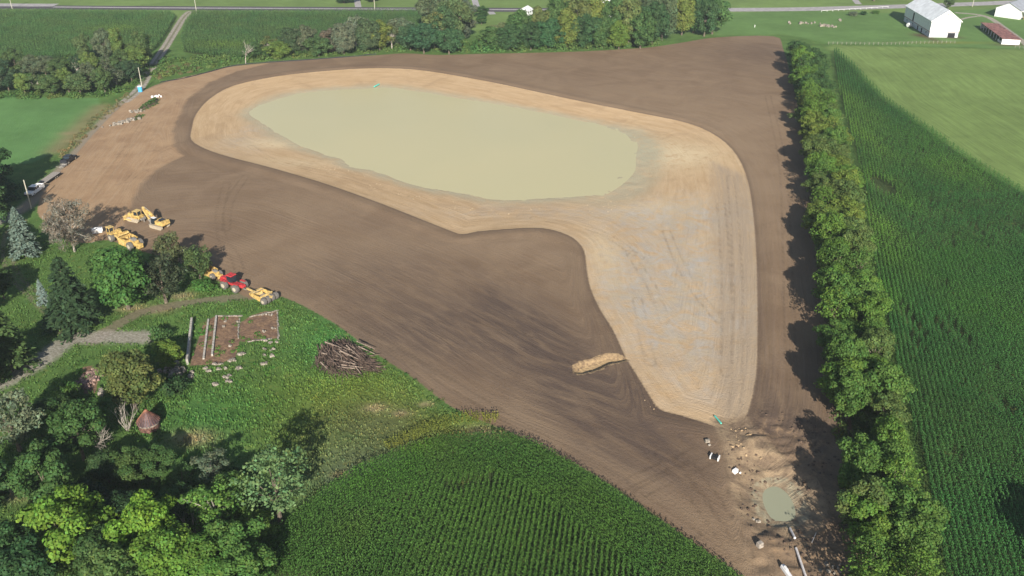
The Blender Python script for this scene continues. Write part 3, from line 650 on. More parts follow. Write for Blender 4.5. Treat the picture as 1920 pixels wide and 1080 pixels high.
# colours of the foliage
G_LIME, G_MID, G_DARK, G_OLIVE = (0.155, 0.270, 0.030), (0.075, 0.155, 0.035), (0.035, 0.085, 0.030), (0.095, 0.125, 0.045)
G_YEL, G_GREY, G_BLUE, G_SPR, G_PINE = (0.19, 0.23, 0.035), (0.12, 0.155, 0.095), (0.16, 0.22, 0.20), (0.035, 0.075, 0.03), (0.075, 0.10, 0.045)

# ------------------------------------------------------------------ the long tree row beside the right-hand corn
ROW = smooth_open(poly([(1507,118),(1523,180),(1539,260),(1555,345),(1567,430),(1581,520),(1593,610),(1607,700),(1621,790),(1635,880),(1649,970),(1663,1060),(1676,1150),(1688,1230)]), 6)
seg = np.linalg.norm(np.diff(ROW, axis=0), axis=1); cum = np.concatenate([[0], np.cumsum(seg)]); tot = cum[-1]
def row_at(s_):
    i = min(np.searchsorted(cum, s_, 'right')-1, len(seg)-1); f = (s_-cum[i])/seg[i]; p = ROW[i]*(1-f)+ROW[i+1]*f; e = (ROW[i+1]-ROW[i])/seg[i]; return p, np.array([-e[1], e[0]])
rr = random.Random(3); s_ = 0.0; i = 0
words = {'lime': ('bright green', (0.10, 0.185, 0.032)), 'yel': ('yellow-green', (0.135, 0.19, 0.036)), 'mid': ('mid green', (0.085, 0.165, 0.035)), 'dk': ('dark green', (0.055, 0.115, 0.035)), 'ol': ('olive green', (0.095, 0.145, 0.04))}
while s_ < tot:
    i += 1; frac = s_/tot
    for side in (-1, 1):
        p, n = row_at(max(0, min(tot-0.01, s_+rr.uniform(-1.5, 1.5)+(2.6 if side > 0 else 0))))
        # n points left of travel (travel is towards the camera), i.e. to the field side (+x) when positive
        off = side*(3.3+rr.uniform(-0.5, 0.6))
        q = p+n*off
        fieldside = (q[0] > p[0]); q = p+n*off*(0.68 if fieldside else 1.0)
        wts = ('dk', 'mid', 'dk', 'mid', 'lime') if frac < 0.22 else (('yel', 'lime', 'mid', 'yel', 'ol') if frac < 0.62 else ('lime', 'mid', 'lime', 'mid', 'ol'))
        kc = rr.choice(wts); wd, c = words[kc]
        if 0.865 < frac < 0.885 and not fieldside: continue
        r = rr.uniform(3.5, 5.2)*(0.92 if fieldside else 1); h = rr.choice((7.6, 8.6, 9.4, 10.2, 11.5, 12.2))*rr.uniform(0.94, 1.06)*(0.92 if fieldside else 1.0)
        tree('hedgerow_tree', (q[0], q[1], 0), h, r, rr.choice(('wood', 'wood', 'leafy', 'tuft')), c,
             '%s tree in the long row, %s from far end, %s side' % (wd, ordi(i), 'corn' if fieldside else 'soil'), 'trees in the long row beside the corn field')
    s_ += 6.6+rr.uniform(-0.8, 0.8)

# ------------------------------------------------------------------ single trees and woods
def T(px, py, h, r, kind, col, label, name='leafy_tree', group=None, cat='tree', k=None):
    p = at(px, py); return tree(name, p, h, r, kind, col, label, group, cat, k)
T(142,1055,13,5.4,'wood',(0.12,0.215,0.03),'bright yellow-green maple with two pale trunks in the lower left woods','maple_tree',k=1)
T(285,1062,12,4.6,'leafy',(0.125,0.235,0.03),'tallest lime green tree in the lower left woods, sunlit all over','maple_tree')
T(330,1105,11,4.4,'leafy',(0.11,0.21,0.033),'lime green tree at the frame bottom just below the tallest lime green tree','maple_tree')
T(528,985,15,6.2,'tuft',(0.125,0.21,0.085),'broad pale grey-green tufted tree at the edge of the near corn','walnut_tree',k=1)
T(415,1005,10,4.5,'open',(0.10,0.20,0.04),'green tree with bare grey branches left of the grey-green tufted tree')
T(455,1075,9,4.6,'leafy',G_MID,'mid green tree at the near corner of the corn, below the grey-green tufted tree')
T(98,945,10,5.2,'leafy',(0.06,0.125,0.035),'dark green round tree at the left, above the yellow-green maple')
T(158,862,11,4.6,'leafy',(0.055,0.11,0.03),'dark green tree with a white dead trunk beside it, below the debris patch')
T(255,768,12,5.4,'leafy',(0.12,0.15,0.045),'olive green spreading tree above the rusty grain bin','leafy_tree')
T(318,694,6.5,3.0,'leafy',(0.13,0.20,0.035),'small yellow-green tree beside the long concrete wall')
T(38,845,12,4.8,'pine',(0.15,0.19,0.115),'pale grey-green pine at the left edge below the gravel drive','pine_tree')
T(22,696,15,5.8,'spruce',(0.075,0.125,0.04),'bright green spruce at the left edge beside the two-wheel track','spruce_tree')
T(142,615,17,6.4,'spruce',(0.045,0.085,0.038),'large dark green spruce in the middle of the left grove','spruce_tree')
T(242,580,16,7.2,'wood',(0.065,0.145,0.035),'big dense green broadleaf tree below the yellow motor scraper')
T(322,514,11,4.2,'pine',(0.095,0.115,0.05),'olive pine with a dark shadow on the soil, right of the motor scraper','pine_tree')
T(312,568,11.5,5.2,'pine',(0.055,0.075,0.04),'darker grey-tinged pine between the big broadleaf and the bright bush','pine_tree')
T(376,527,9,3.9,'pine',(0.085,0.135,0.045),'small green pine hiding a yellow machine','pine_tree')
T(378,545,3.4,3.2,'bush',(0.07,0.165,0.035),'bright green bush in front of the red tractor','bush',cat='bush')
T(50,482,13.5,4.4,'spruce',(0.145,0.20,0.165),'tall blue spruce by the farm entrance at the left','blue_spruce')
T(84,572,6.5,1.6,'spruce',(0.21,0.28,0.26),'small pale blue spruce beside the large dark spruce','blue_spruce')
T(-30,385,19,8.5,'leafy',G_DARK,'dark green tree cut by the left frame edge above the parked white pickup')
T(-8,440,15,5.5,'leafy',(0.05,0.10,0.035),'dark shaded tree at the left frame edge below the white pickup')
T(-75,440,22,9,'leafy',G_DARK,'tall dark tree just outside the left frame edge')
T(-55,520,14,7,'leafy',G_DARK,'tall dark tree outside the left frame edge beside the track')
T(-60,610,13,6,'leafy',G_DARK,'tall tree outside the left frame edge behind the bright green spruce')
T(8,560,7,3,'leafy',(0.05,0.095,0.03),'small dark tree at the left frame edge above the bright green spruce')
T(-45,760,13,6,'leafy',G_DARK,'tall tree outside the left frame edge beside the gravel drive')
T(110,800,6,3.2,'leafy',(0.05,0.10,0.03),'small dark tree right of the pale grey-green pine')
T(135,748,4.5,2.6,'bush',(0.08,0.16,0.035),'green bush left of the debris patch','bush',cat='bush')
T(300,640,4,2.4,'bush',(0.06,0.12,0.035),'dark bush left of the small yellow-green tree','bush',cat='bush')
T(330,735,4.5,2.8,'bush',(0.04,0.085,0.03),'dark bush right of the olive green spreading tree','bush',cat='bush')
T(-30,990,12,6,'leafy',(0.045,0.09,0.03),'dark tree cut by the lower left frame edge')
T(20,1065,8,4,'leafy',(0.05,0.11,0.035),'green tree in the lower left corner')
T(55,1130,10,5,'leafy',G_DARK,'dark tree below the frame in the lower left corner')
T(205,1085,8,4,'leafy',(0.06,0.115,0.035),'dull green tree between the yellow-green maple and the lime green tree')
T(240,1130,10,4.6,'leafy',(0.08,0.14,0.04),'olive tree cut by the frame bottom below the lime green tree')
T(385,1095,8,4,'leafy',(0.09,0.19,0.035),'green tree cut by the frame bottom right of the lime green trees')
T(480,1130,9,4.5,'leafy',G_MID,'green tree below the frame at the near corner of the corn')
T(250,905,6.5,3.4,'leafy',(0.07,0.125,0.035),'dull green tree above the tallest lime green tree')
T(205,905,6,3.0,'leafy',(0.045,0.085,0.03),'dark low tree right of the dark green round tree')
T(300,890,5.5,3.0,'leafy',(0.06,0.12,0.035),'small green tree below the rusty grain bin')
T(346,912,5,2.4,'tuft',(0.10,0.19,0.06),'small fresh green tree left of the grey twiggy tree')
T(402,905,6.5,3.3,'open',(0.11,0.15,0.09),'grey-green tree with bare twigs at its top, below the meadow')
T(345,985,7,3.2,'leafy',(0.05,0.105,0.03),'dark tree right of the tallest lime green tree')
T(235,985,6,3.0,'leafy',(0.04,0.08,0.03),'dark tree left of the tallest lime green tree')
T(445,960,7,3.5,'leafy',(0.09,0.17,0.04),'green tree between the grey-green tufted tree and the bare branches')
T(478,1020,6,3.2,'leafy',(0.11,0.19,0.04),'fresh green tree under the grey-green tufted tree')
T(170,960,6,3.0,'leafy',(0.035,0.07,0.028),'low dark tree behind the yellow-green maple')
T(2085,1160,13,5.8,'leafy',G_MID,'tree outside the right frame edge whose shadow falls on the corn')
dead('dead_tree',at(240,808),0.95,'fan','bare grey many-stemmed snag beside the rusty grain bin',0.3)
dead('dead_tree',at(192,850),0.75,'tall','white dead tree leaning left of the many-stemmed snag',1.0,(0.0,-0.35))
dead('dead_tree',at(365,1002),0.95,'fan','bare grey branches standing left of the green tree by the corn',1.3)
dead('dead_tree',at(458,1030),0.95,'shrub','bare pale branches at the corn corner under the tufted tree',2.0)
dead('dead_tree',at(400,868),0.6,'shrub','grey twiggy shrub in the tree shadow below the meadow',0.5,cat='dead shrub')
dead('dead_tree',at(138,1040),0.9,'fan','pair of pale leaning stems in the yellow-green maple',0.0)
dead('dead_tree',at(460,119),1.15,'tall','white bare tree at the corner of the far corn field',0.4)
# the large dead pine full of grey twigs
mbm, ctr_ = crown_deciduous(777, H=12, RR=6.2, lobes=85, leaves=52, lobe_r=(0.7, 1.4), lsize=0.16, aspect=5.5, z0=0.52, zr=0.44, asym=0.25)
DP = t = thing('dead_pine', 'large dead pine, all grey-brown twigs, between the blue spruce and the motor scraper', 'dead tree', at(140, 472), 0.4)
o = link('twigs', mbm, t); o.color = (0.20, 0.18, 0.145, 1); t.scale = (1.05, 1.05, 1.3); link('trunk', trunk_mesh('trunk', 12, ctr_, 0.2, M['deadwood'], 60, 3, 0.9), t)

# wood in the upper left
rr = random.Random(21); UL = 'trees of the upper left wood'
spots = [(-5,182),(20,178),(48,182),(75,180),(100,183),(128,178),(152,181),(175,172),(198,178),(222,166),(246,158),(5,150),(35,146),(62,150),(90,146),(118,150),(146,146),(172,150),(205,145),(232,142),(262,138),(200,122),(225,120),(160,122),(278,128)]
cols = [('olive green', (0.095, 0.145, 0.055)), ('yellow-green', (0.125, 0.185, 0.05)), ('grey-green', (0.105, 0.135, 0.075)), ('mid green', (0.08, 0.13, 0.045)), ('dark green', (0.045, 0.085, 0.04))]
for n_, (x, y) in enumerate(spots):
    j = [2, 4, 1, 0, 3, 1, 0, 2, 3, 2, 4][n_ % 11] if n_ < 11 else rr.randrange(5)
    rowname = 'front' if n_ < 11 else 'back'; idx = n_+1 if n_ < 11 else n_-10
    T(x+rr.uniform(-3, 3), y-3, rr.uniform(8, 11) if n_ < 21 else rr.uniform(13, 17), rr.uniform(3.6, 5.0), 'open' if rr.random() < 0.25 else 'leafy', cols[j][1],
      '%s tree in the upper left wood, %s from the left in the %s row' % (cols[j][0], ordi(idx), rowname), 'woodland_tree', UL)
# trees between the far corn field and the bare soil
UM = [(478,112,7,'mid green',(.07,.13,.045)),(505,110,9,'olive green',(.12,.15,.05)),(522,116,8,'fresh green',(.13,.20,.045)),(548,108,12,'dark green',(.06,.10,.045)),(575,106,13,'grey-green',(.12,.14,.08)),(598,112,10,'mid green',(.08,.14,.05)),
  (625,104,12,'reddish grey',(.15,.13,.09)),(645,108,14,'grey-green',(.13,.16,.10)),(668,100,17,'pale grey-green',(.15,.18,.12)),(690,104,15,'dark green',(.07,.11,.05)),(712,100,14,'yellow-green',(.16,.20,.045)),(735,98,12,'olive green',(.11,.14,.06)),(756,94,15,'grey-green',(.12,.155,.09)),
  (770,100,12,'dark green',(.055,.11,.05)),(795,106,15,'deep blue-green',(.045,.105,.05)),(815,98,18,'olive green',(.11,.14,.05)),(835,94,21,'dark green',(.06,.11,.045)),(850,88,23,'tall green',(.09,.13,.05)),(868,80,20,'grey-green',(.11,.14,.09)),(842,108,13,'deep green',(.055,.12,.05)),(820,70,22,'grey-topped',(.10,.135,.07))]
for n_, (x, y, h, wd, c) in enumerate(UM):
    T(x, y-6, h, 3.6+h*0.16+rr.uniform(-0.3, 0.5), 'open' if wd in ('pale grey-green', 'olive green') else 'wood', c, '%s tree above the bare soil, %s from the left in the far tree belt' % (wd, ordi(n_+1)), 'woodland_tree', 'trees of the far tree belt')
UC = [(922,96,11,'mid green'),(940,92,13,'pale olive'),(955,98,12,'dark green'),(975,90,19,'mid green'),(995,96,13,'dark green'),(1010,88,18,'olive green'),(1030,95,14,'deep green'),(1045,84,22,'mid green'),(1062,92,18,'yellow-green'),(1080,84,24,'olive green'),(1098,92,17,'dark green'),(1112,82,22,'yellow-green'),(1130,92,14,'mid green'),
  (1148,84,21,'mid green'),(1160,94,13,'fresh green'),(1178,88,23,'olive green'),(1200,93,18,'mid green'),(1210,80,26,'grey-green'),(1222,86,22,'dark green'),(1240,78,25,'grey-green'),(1278,68,19,'yellow-green'),(1300,64,22,'mid green'),(1320,70,21,'dark green'),(1335,66,20,'mid green')]
cw = {'mid green': (.075,.145,.045), 'pale olive': (.15,.18,.08), 'dark green': (.05,.105,.04), 'olive green': (.12,.155,.05), 'deep green': (.045,.115,.045), 'yellow-green': (.15,.195,.045), 'fresh green': (.13,.21,.04), 'grey-green': (.085,.125,.06)}
for n_, (x, y, h, wd) in enumerate(UC):
    T(x, y-2, h, 3.9+h*0.14+rr.uniform(-0.3, 0.6), 'wood', cw[wd], '%s tree in the tall far grove, %s from the left' % (wd, ordi(n_+1)), 'woodland_tree', 'trees of the tall far grove')
T(904,33,6,4.2,'leafy',(.05,.11,.035),'round dark green tree on the lawn just below the far road')
T(903,46,4.5,3.2,'leafy',(.06,.13,.04),'round bush on the lawn below the round dark green tree','bush',cat='bush')
T(645,6,6,7,'leafy',G_DARK,'dark bush beyond the road near the top middle','bush',cat='bush')
T(700,3,7,6,'leafy',G_DARK,'dark tree at the top edge right of the dark bush beyond the road')
T(1638,2,9,8,'leafy',G_DARK,'dark tree beyond the road left of the white barn')
T(1700,0,10,6,'leafy',G_DARK,'dark tree beyond the road directly behind the white barn')
T(1778,17,6,3.2,'leafy',(.09,.14,.055),'small green tree right behind the white barn')
T(1618,28,2.6,2.2,'bush',G_DARK,'dark bush in the grass between the road and the white barn','bush',cat='bush')
T(1600,30,3,2.6,'bush',G_GREY,'grey-green bush with pale tips in the grass left of the dark bush','bush',cat='bush')
T(1642,26,2.2,2.4,'bush',G_MID,'low green bush nearest the road end left of the white barn','bush',cat='bush')

# ------------------------------------------------------------------ corn and low growth (uncountable)
def corn_plants(p, seed, leaves=6, H=2.3, lw=0.13, col=None, scale=1.0, raz=None, spread=0.95):
    rng = np.random.default_rng(seed); n = len(p); k = n*leaves
    P0 = np.repeat(np.column_stack([p, np.zeros(n)]), leaves, 0); hh = np.repeat(rng.uniform(0.82, 1.1, n)*H*scale, leaves)
    lv = np.tile(np.linspace(0.35, 0.98, leaves), n); z = lv*hh; az = np.repeat(rng.uniform(0, 6.28, n), leaves)+np.tile(np.arange(leaves)*3.14, n)+rng.normal(size=k)*0.5
    if raz is not None: az = math.pi/2-(np.repeat(raz, leaves) if np.ndim(raz) else raz)+np.tile(np.arange(leaves)*math.pi, n)+rng.normal(size=k)*0.75
    d = np.stack([np.cos(az), np.sin(az), np.zeros(k)], 1); s_ = np.stack([-np.sin(az), np.cos(az), np.zeros(k)], 1)
    L = spread*rng.uniform(0.32, 0.5, k)*(1.15-0.5*np.abs(lv-0.6)); wd = (lw*rng.uniform(0.8, 1.2, k))[:, None]
    up = np.array([0, 0, 1.0])
    b = P0+up*z[:, None]; m = b+d*(L*0.55)[:, None]+up*(L*0.45)[:, None]; e = b+d*(L*1.15)[:, None]+up*(L*rng.uniform(-0.25, 0.2, k))[:, None]
    V = np.stack([b-s_*wd*0.35, b+s_*wd*0.35, m+s_*wd*0.6, m-s_*wd*0.6, e+s_*wd*0.12, e-s_*wd*0.12], 1).reshape(-1, 3)
    i0 = np.arange(k)*6; F = np.stack([np.stack([i0, i0+1, i0+2, i0+3], 1), np.stack([i0+3, i0+2, i0+4, i0+5], 1)], 1).reshape(-1, 4)
    br = np.clip(1+rng.normal(size=k)*0.2, 0.5, 1.7)*(0.8+0.35*lv); c = (col if col is not None else np.ones((n, 3))); c = np.repeat(c, leaves, 0)*br[:, None]
    return V, F, np.repeat(c, 6, 0)
def corn_field(name, label, parts, color):
    V = []; F = []; T_ = []; o = 0
    for v, f, t in parts: V.append(v); F.append(f+o); T_.append(t); o += len(v)
    ob = link(name, mesh_np(name, np.concatenate(V), np.concatenate(F), M['corn'], tint=np.concatenate(T_))); ob.color = (*color, 1)
    return tag(ob, label, 'corn field', kind='stuff')
def rows(polyg, az, rowsp, plsp, seed, sd_min=0.0, wob=0.0):
    rng = np.random.default_rng(seed); c = polyg.mean(0); d = np.array([math.sin(az), math.cos(az)]); n = np.array([math.cos(az), -math.sin(az)])
    rel = polyg-c; a0, a1 = (rel@d).min(), (rel@d).max(); b0, b1 = (rel@n).min(), (rel@n).max()
    A, B = np.meshgrid(np.arange(a0, a1, plsp), np.arange(b0, b1, rowsp)); A = A+rng.normal(size=A.shape)*plsp*0.3; Bn = B+rng.normal(size=B.shape)*0.05
    p = c+A.reshape(-1, 1)*d+Bn.reshape(-1, 1)*n
    p = p[np.abs(p[:, 0]) < 0.60*p[:, 1]+22]
    return p[sdf(p[:, 0], p[:, 1], polyg) > sd_min]
def offset_rows(line, nrows, sp, plsp, seed, inward):
    rng = np.random.default_rng(seed); out = []
    for k in range(nrows):
        q = line.copy(); e = np.gradient(q, axis=0); n = np.stack([-e[:, 1], e[:, 0]], 1); n /= np.linalg.norm(n, axis=1)[:, None]
        q = q+n*inward*(0.4+k*sp); sg = np.linalg.norm(np.diff(q, axis=0), axis=1); cm = np.concatenate([[0], np.cumsum(sg)]); s_ = np.arange(0, cm[-1], plsp); s_ = s_+rng.normal(size=len(s_))*plsp*0.3
        t_ = np.unwrap(np.arctan2(e[:, 1], e[:, 0])); out.append(np.stack([np.interp(s_, cm, q[:, 0]), np.interp(s_, cm, q[:, 1]), np.interp(s_, cm, t_)], 1))
    return np.concatenate(out)
def gapmask(p, items):
    k = np.ones(len(p), bool)
    for px, py, rx, ry in items:
        c = P(px, py); k &= (((p[:, 0]-c[0])/rx)**2+((p[:, 1]-c[1])/ry)**2 > 1)
    return k
def tints(p, zones, seed, base=(1, 1, 1)):
    c = np.tile(np.array(base, float), (len(p), 1)); nz = vnoise(p[:, 0], p[:, 1], 9, seed)*0.6+vnoise(p[:, 0], p[:, 1], 3, seed+1)*0.4
    c *= (0.82+0.36*nz)[:, None]; c[:, 0] *= 0.9+0.3*vnoise(p[:, 0], p[:, 1], 6, seed+2)
    for px, py, rx, ry, cc in zones:
        q = P(px, py); wt = np.exp(-(((p[:, 0]-q[0])/rx)**2+((p[:, 1]-q[1])/ry)**2))*(0.5+vnoise(p[:, 0], p[:, 1], 4, seed+3)); wt = np.clip(wt, 0, 1)[:, None]
        c = c*(1-wt)+np.array(cc)*wt
    return c
# near field
edge = smooth_open(poly([(455,1085),(480,1040),(545,985),(610,930),(680,885),(745,858),(800,838),(860,828),(925,826),(985,834),(1040,862),(1100,898),(1190,960),(1290,1028),(1385,1095),(1460,1170)]), 5)
hp = offset_rows(edge, 12, 0.84, 0.36, 1, -1)
p1 = rows(CORN_C, R(8.5), 0.82, 0.36, 2, 9.8)
p1 = p1[gapmask(p1, [(855,925,2.2,0.8),(885,915,1.8,0.6),(921,905,0.5,3)])]
zn = [(760,850,6,2,(1.6,1.35,0.8)),(1000,1000,20,15,(1.12,1.05,0.9)),(700,900,12,6,(1.1,1.15,0.9))]
hp = hp[hp[:, 1] > 78]; ha = math.pi/2-hp[:, 2]; hp = hp[:, :2]; p1 = p1[p1[:, 1] > 78]
corn_field('corn_field', 'dark green corn in curved and straight rows filling the bottom middle', [corn_plants(hp, 5, 7, 2.3, 0.14, tints(hp, zn, 4), raz=ha, spread=0.85), corn_plants(p1, 6, 7, 2.3, 0.14, tints(p1, zn, 4), raz=R(8.5), spread=0.85)], (0.066, 0.150, 0.032))
# strip of yellowing corn along the far edge of it
ye = smooth_open(poly([(730,850),(780,830),(830,808),(880,797),(930,800)]), 5)
yp = offset_rows(ye, 3, 0.8, 0.5, 3, 1)[:, :2]
corn_field('corn_strip', 'narrow strip of yellowing corn between the meadow and the near corn field', [corn_plants(yp, 8, 6, 1.7, 0.15, tints(yp, [], 3))], (0.17, 0.20, 0.04))
# right field
AZR = R(16.0)
near = rows(CORN_R, AZR, 0.92, 0.42, 12, 0.3)
gp = [(1655,356,2.6,8),(1832,440,0.5,6),(1760,620,0.5,5),(1800,635,0.6,7),(1712,612,0.5,9),(1716,650,0.5,5),(1915,440,0.6,9),(1770,540,0.6,2),(1882,770,0.7,3),(1865,700,0.7,2),(1643,800,0,0.1),(1790,865,0.6,2)]
gp = [(a, b, max(c, 0.05), d) for a, b, c, d in gp]
near = near[gapmask(near, gp)]
nzr = vnoise(near[:, 0], near[:, 1], 2.2, 77); near = near[nzr > 0.03]
zr_ = [(1592,200,6,40,(2.3,1.6,1.2)),(1612,260,6,26,(2.5,1.7,1.2)),(1650,345,5,12,(2.0,1.5,1.0)),(1642,430,5,20,(2.8,1.9,1.2)),(1658,475,5,14,(2.0,1.5,1.0)),(1695,385,3,8,(1.8,1.5,1)),(1785,320,9,16,(2.0,1.5,1.0)),(1730,270,10,20,(1.4,1.25,1.0)),(1665,560,3,9,(1.6,1.4,1)),(1850,590,8,12,(1.4,1.25,.9)),(1810,500,14,14,(1.15,1.1,.9))]
a_ = near[near[:, 1] < 200]; b_ = near[near[:, 1] >= 200]; b_ = b_[np.random.default_rng(0).random(len(b_)) < 0.62]
corn_field('corn_field', 'large dark green corn field in straight rows along the right side', [corn_plants(a_, 15, 7, 2.4, 0.14, tints(a_, zr_, 9), raz=AZR, spread=0.85), corn_plants(b_, 16, 6, 2.4, 0.17, tints(b_, zr_, 9), raz=AZR, spread=0.85)], (0.046, 0.135, 0.034))
pa = rows(CORN_A, R(80), 1.0, 0.9, 31); 
corn_field('corn_field', 'green corn field left of the gravel drive at the top left', [corn_plants(pa, 32, 6, 2.5, 0.34, tints(pa, [(215,60,10,9,(1.5,1.25,.9))], 11))], (0.090, 0.180, 0.056))
pb = rows(CORN_B, R(80), 1.0, 0.9, 33)
corn_field('corn_field', 'green corn field between the gravel drive and the far grove, below the road', [corn_plants(pb, 34, 6, 2.5, 0.34, tints(pb, [(430,90,20,8,(1.5,1.25,.9))], 12))], (0.088, 0.172, 0.056))

def scatter(polyg, dens, seed):
    rng = np.random.default_rng(seed); lo, hi = polyg.min(0), polyg.max(0); n = int((hi-lo).prod()*dens); p = lo+rng.random((n, 2))*(hi-lo)
    p = p[inside(p[:, 0], p[:, 1], polyg)]; return p[np.abs(p[:, 0]) < 0.62*p[:, 1]+16]
def undergrowth(label, polyg, dens, rad, hgt, leaves, lsize, col, seed, name='undergrowth'):
    rng = np.random.default_rng(seed); c = scatter(polyg, dens, seed); n = len(c); r = rng.uniform(*rad, n); h = rng.uniform(*hgt, n)
    k = n*leaves; d = norm(rng.normal(size=(k, 3))*np.array([1, 1, 0.8])); d[:, 2] = np.abs(d[:, 2]); R_ = np.repeat(r, leaves); H_ = np.repeat(h, leaves)
    q = np.repeat(np.column_stack([c, np.zeros(n)]), leaves, 0)+d*np.stack([R_, R_, H_], 1)*rng.uniform(0.7, 1.05, (k, 1))
    v, f = quads(q, d+rng.normal(size=(k, 3))*0.5+np.array([0, 0, 0.4]), rng.uniform(0.7, 1.3, k)*lsize, 1.4, rng=rng)
    base = np.repeat(tints(c, [], seed)*np.stack([1+0.10*rng.normal(size=n), np.ones(n), np.ones(n)], 1), leaves, 0)
    ob = link(name, mesh_np(name, v, f, M['leaf'], tint=leaf_tint(k, rng=rng, base=np.clip(base, 0.3, 2)))); ob.color = (*col, 1)
    return tag(ob, label, 'undergrowth', kind='stuff')
undergrowth('low bushes and brambles under the upper left wood', poly([(-40,186),(130,186),(190,182),(235,172),(268,150),(285,125),(240,100),(120,108),(-40,112)]), 0.10, (1.0, 2.4), (0.8, 2.4), 70, 0.5, (0.085, 0.155, 0.04), 41)
undergrowth('green scrub between the drive and the far tree belt', poly([(282,150),(300,146),(385,131),(460,117),(560,108),(700,99),(770,96),(880,98),(880,78),(700,82),(560,92),(450,102),(345,106),(300,112)]), 0.13, (0.9, 2.2), (0.7, 2.6), 70, 0.5, (0.095, 0.165, 0.045), 42)
undergrowth('brownish seeding weeds beside the upper corner of the bare soil', poly([(290,150),(330,142),(375,132),(370,122),(320,126),(292,136)]), 0.2, (0.8, 1.6), (0.7, 1.6), 60, 0.35, (0.18, 0.155, 0.075), 43)
undergrowth('green scrub at the foot of the tall far grove', poly([(880,98),(1000,97),(1100,94),(1170,90),(1235,84),(1230,66),(1100,70),(900,78)]), 0.14, (1.2, 3.0), (1.5, 6.0), 90, 0.55, (0.085, 0.165, 0.045), 44)
e_ = np.gradient(ROW, axis=0); n_ = np.stack([-e_[:, 1], e_[:, 0]], 1); n_ /= np.linalg.norm(n_, axis=1)[:, None]
undergrowth('bushes filling the foot of the long tree row', np.concatenate([ROW+n_*6.2, (ROW-n_*5.0)[::-1]]), 0.16, (0.9, 2.0), (0.9, 2.8), 60, 0.36, (0.085, 0.135, 0.035), 45)
undergrowth('dense scrub on the floor of the lower left woods', poly([(-120,1060),(-60,1000),(60,1005),(150,900),(230,850),(300,860),(420,865),(470,900),(560,985),(510,1010),(450,1110),(420,1180),(-160,1180)]), 0.30, (0.7, 1.8), (0.6, 2.4), 75, 0.27, (0.065, 0.125, 0.032), 46)
undergrowth('weeds and saplings around the debris patch and olive tree', poly([(130,700),(150,672),(240,675),(330,650),(350,690),(350,760),(300,770),(230,850),(150,830),(60,850),(90,760)]), 0.13, (0.5, 1.2), (0.4, 1.1), 55, 0.24, (0.075, 0.15, 0.035), 47)
undergrowth('low dark scrub at the left frame edge beside the farm drive', poly([(-120,330),(-20,330),(40,345),(25,390),(-60,420)]), 0.2, (1, 2), (0.8, 2.5), 60, 0.4, G_DARK, 48)
undergrowth('dry tan weeds along the left side of the gravel drive', poly([(240,172),(180,215),(140,255),(105,292),(118,300),(150,268),(196,222),(246,182)]), 0.35, (0.5, 1.1), (0.3, 0.9), 40, 0.24, (0.19, 0.175, 0.08), 49)
undergrowth('low weeds around the foundation ruins', poly([(525,560),(545,600),(540,650),(505,720),(430,730),(340,700),(350,600),(380,575),(450,580)]), 0.12, (0.4, 0.9), (0.2, 0.55), 45, 0.2, (0.08, 0.19, 0.035), 50)
undergrowth('tall dark fringe of weeds along the near edge of the bare soil', np.concatenate([(edge_ll+0.3)[8:26], (edge_ll+np.array([-0.8, -1.2]))[8:26][::-1]]), 0.22, (0.3, 0.8), (0.2, 0.55), 26, 0.2, (0.06, 0.13, 0.03), 51)
# grass tufts over the rough ground in the lower left
def grass(label, polyg, dens, hh, seed, mul=1.15):
    rng = np.random.default_rng(seed); p = scatter(polyg, dens, seed); x, y = p[:, 0], p[:, 1]
    ok = (sdf(x, y, BARE, 3) < -0.1) & (sdf(x, y, CORN_C, 3) < 0.0) & (dist_line(x, y, DRIVE3) > 2.4) & (dist_line(x, y, TRACK1) > 1.3)
    for fpoly in FLOORS: ok &= sdf(x, y, fpoly, 3) < 0
    ok &= rng.random(len(p)) < 0.25+1.1*vnoise(x, y, 5, seed)
    p = p[ok]; n = len(p); bl = 5; k = n*bl
    ix = np.clip(((p[:, 0]-xs[0])/0.7).astype(int), 0, nx-1); iy = np.clip(np.searchsorted(ys, p[:, 1]), 0, ny-1); col = g[iy*nx+ix]
    col = col*(0.85+0.4*vnoise(p[:, 0], p[:, 1], 2.5, seed+3))[:, None]*mul
    q = np.repeat(np.column_stack([p, np.zeros(n)]), bl, 0)+rng.normal(size=(k, 3))*np.array([0.22, 0.22, 0]); H_ = rng.uniform(*hh, k)
    up = np.stack([rng.normal(size=k)*0.35, rng.normal(size=k)*0.35, np.ones(k)], 1); q = q+up*(H_/2)[:, None]; nn = rng.normal(size=(k, 3))*np.array([1, 1, 0.5])
    v, f = quads(q, nn, H_*0.5, 2.0, up, rng)
    ob = link('rough_grass', mesh_np('rough_grass', v, f, M['leaf'], tint=leaf_tint(k, 0.18, 0.1, rng, np.repeat(col, bl, 0)))); ob.color = (1, 1, 1, 1)
    return tag(ob, label, 'grass', kind='stuff')
grass('rough grass and weeds of the meadow between the ruins and the near corn', poly([(340,520),(530,556),(700,662),(960,815),(800,850),(600,950),(540,1000),(300,860),(200,780),(340,700)]), 3.2, (0.25, 0.6), 61)
grass('rough grass around the drive and the left grove', poly([(-60,480),(100,440),(330,500),(340,700),(200,780),(300,860),(200,960),(0,1000),(-100,900)]), 2.2, (0.2, 0.5), 62)

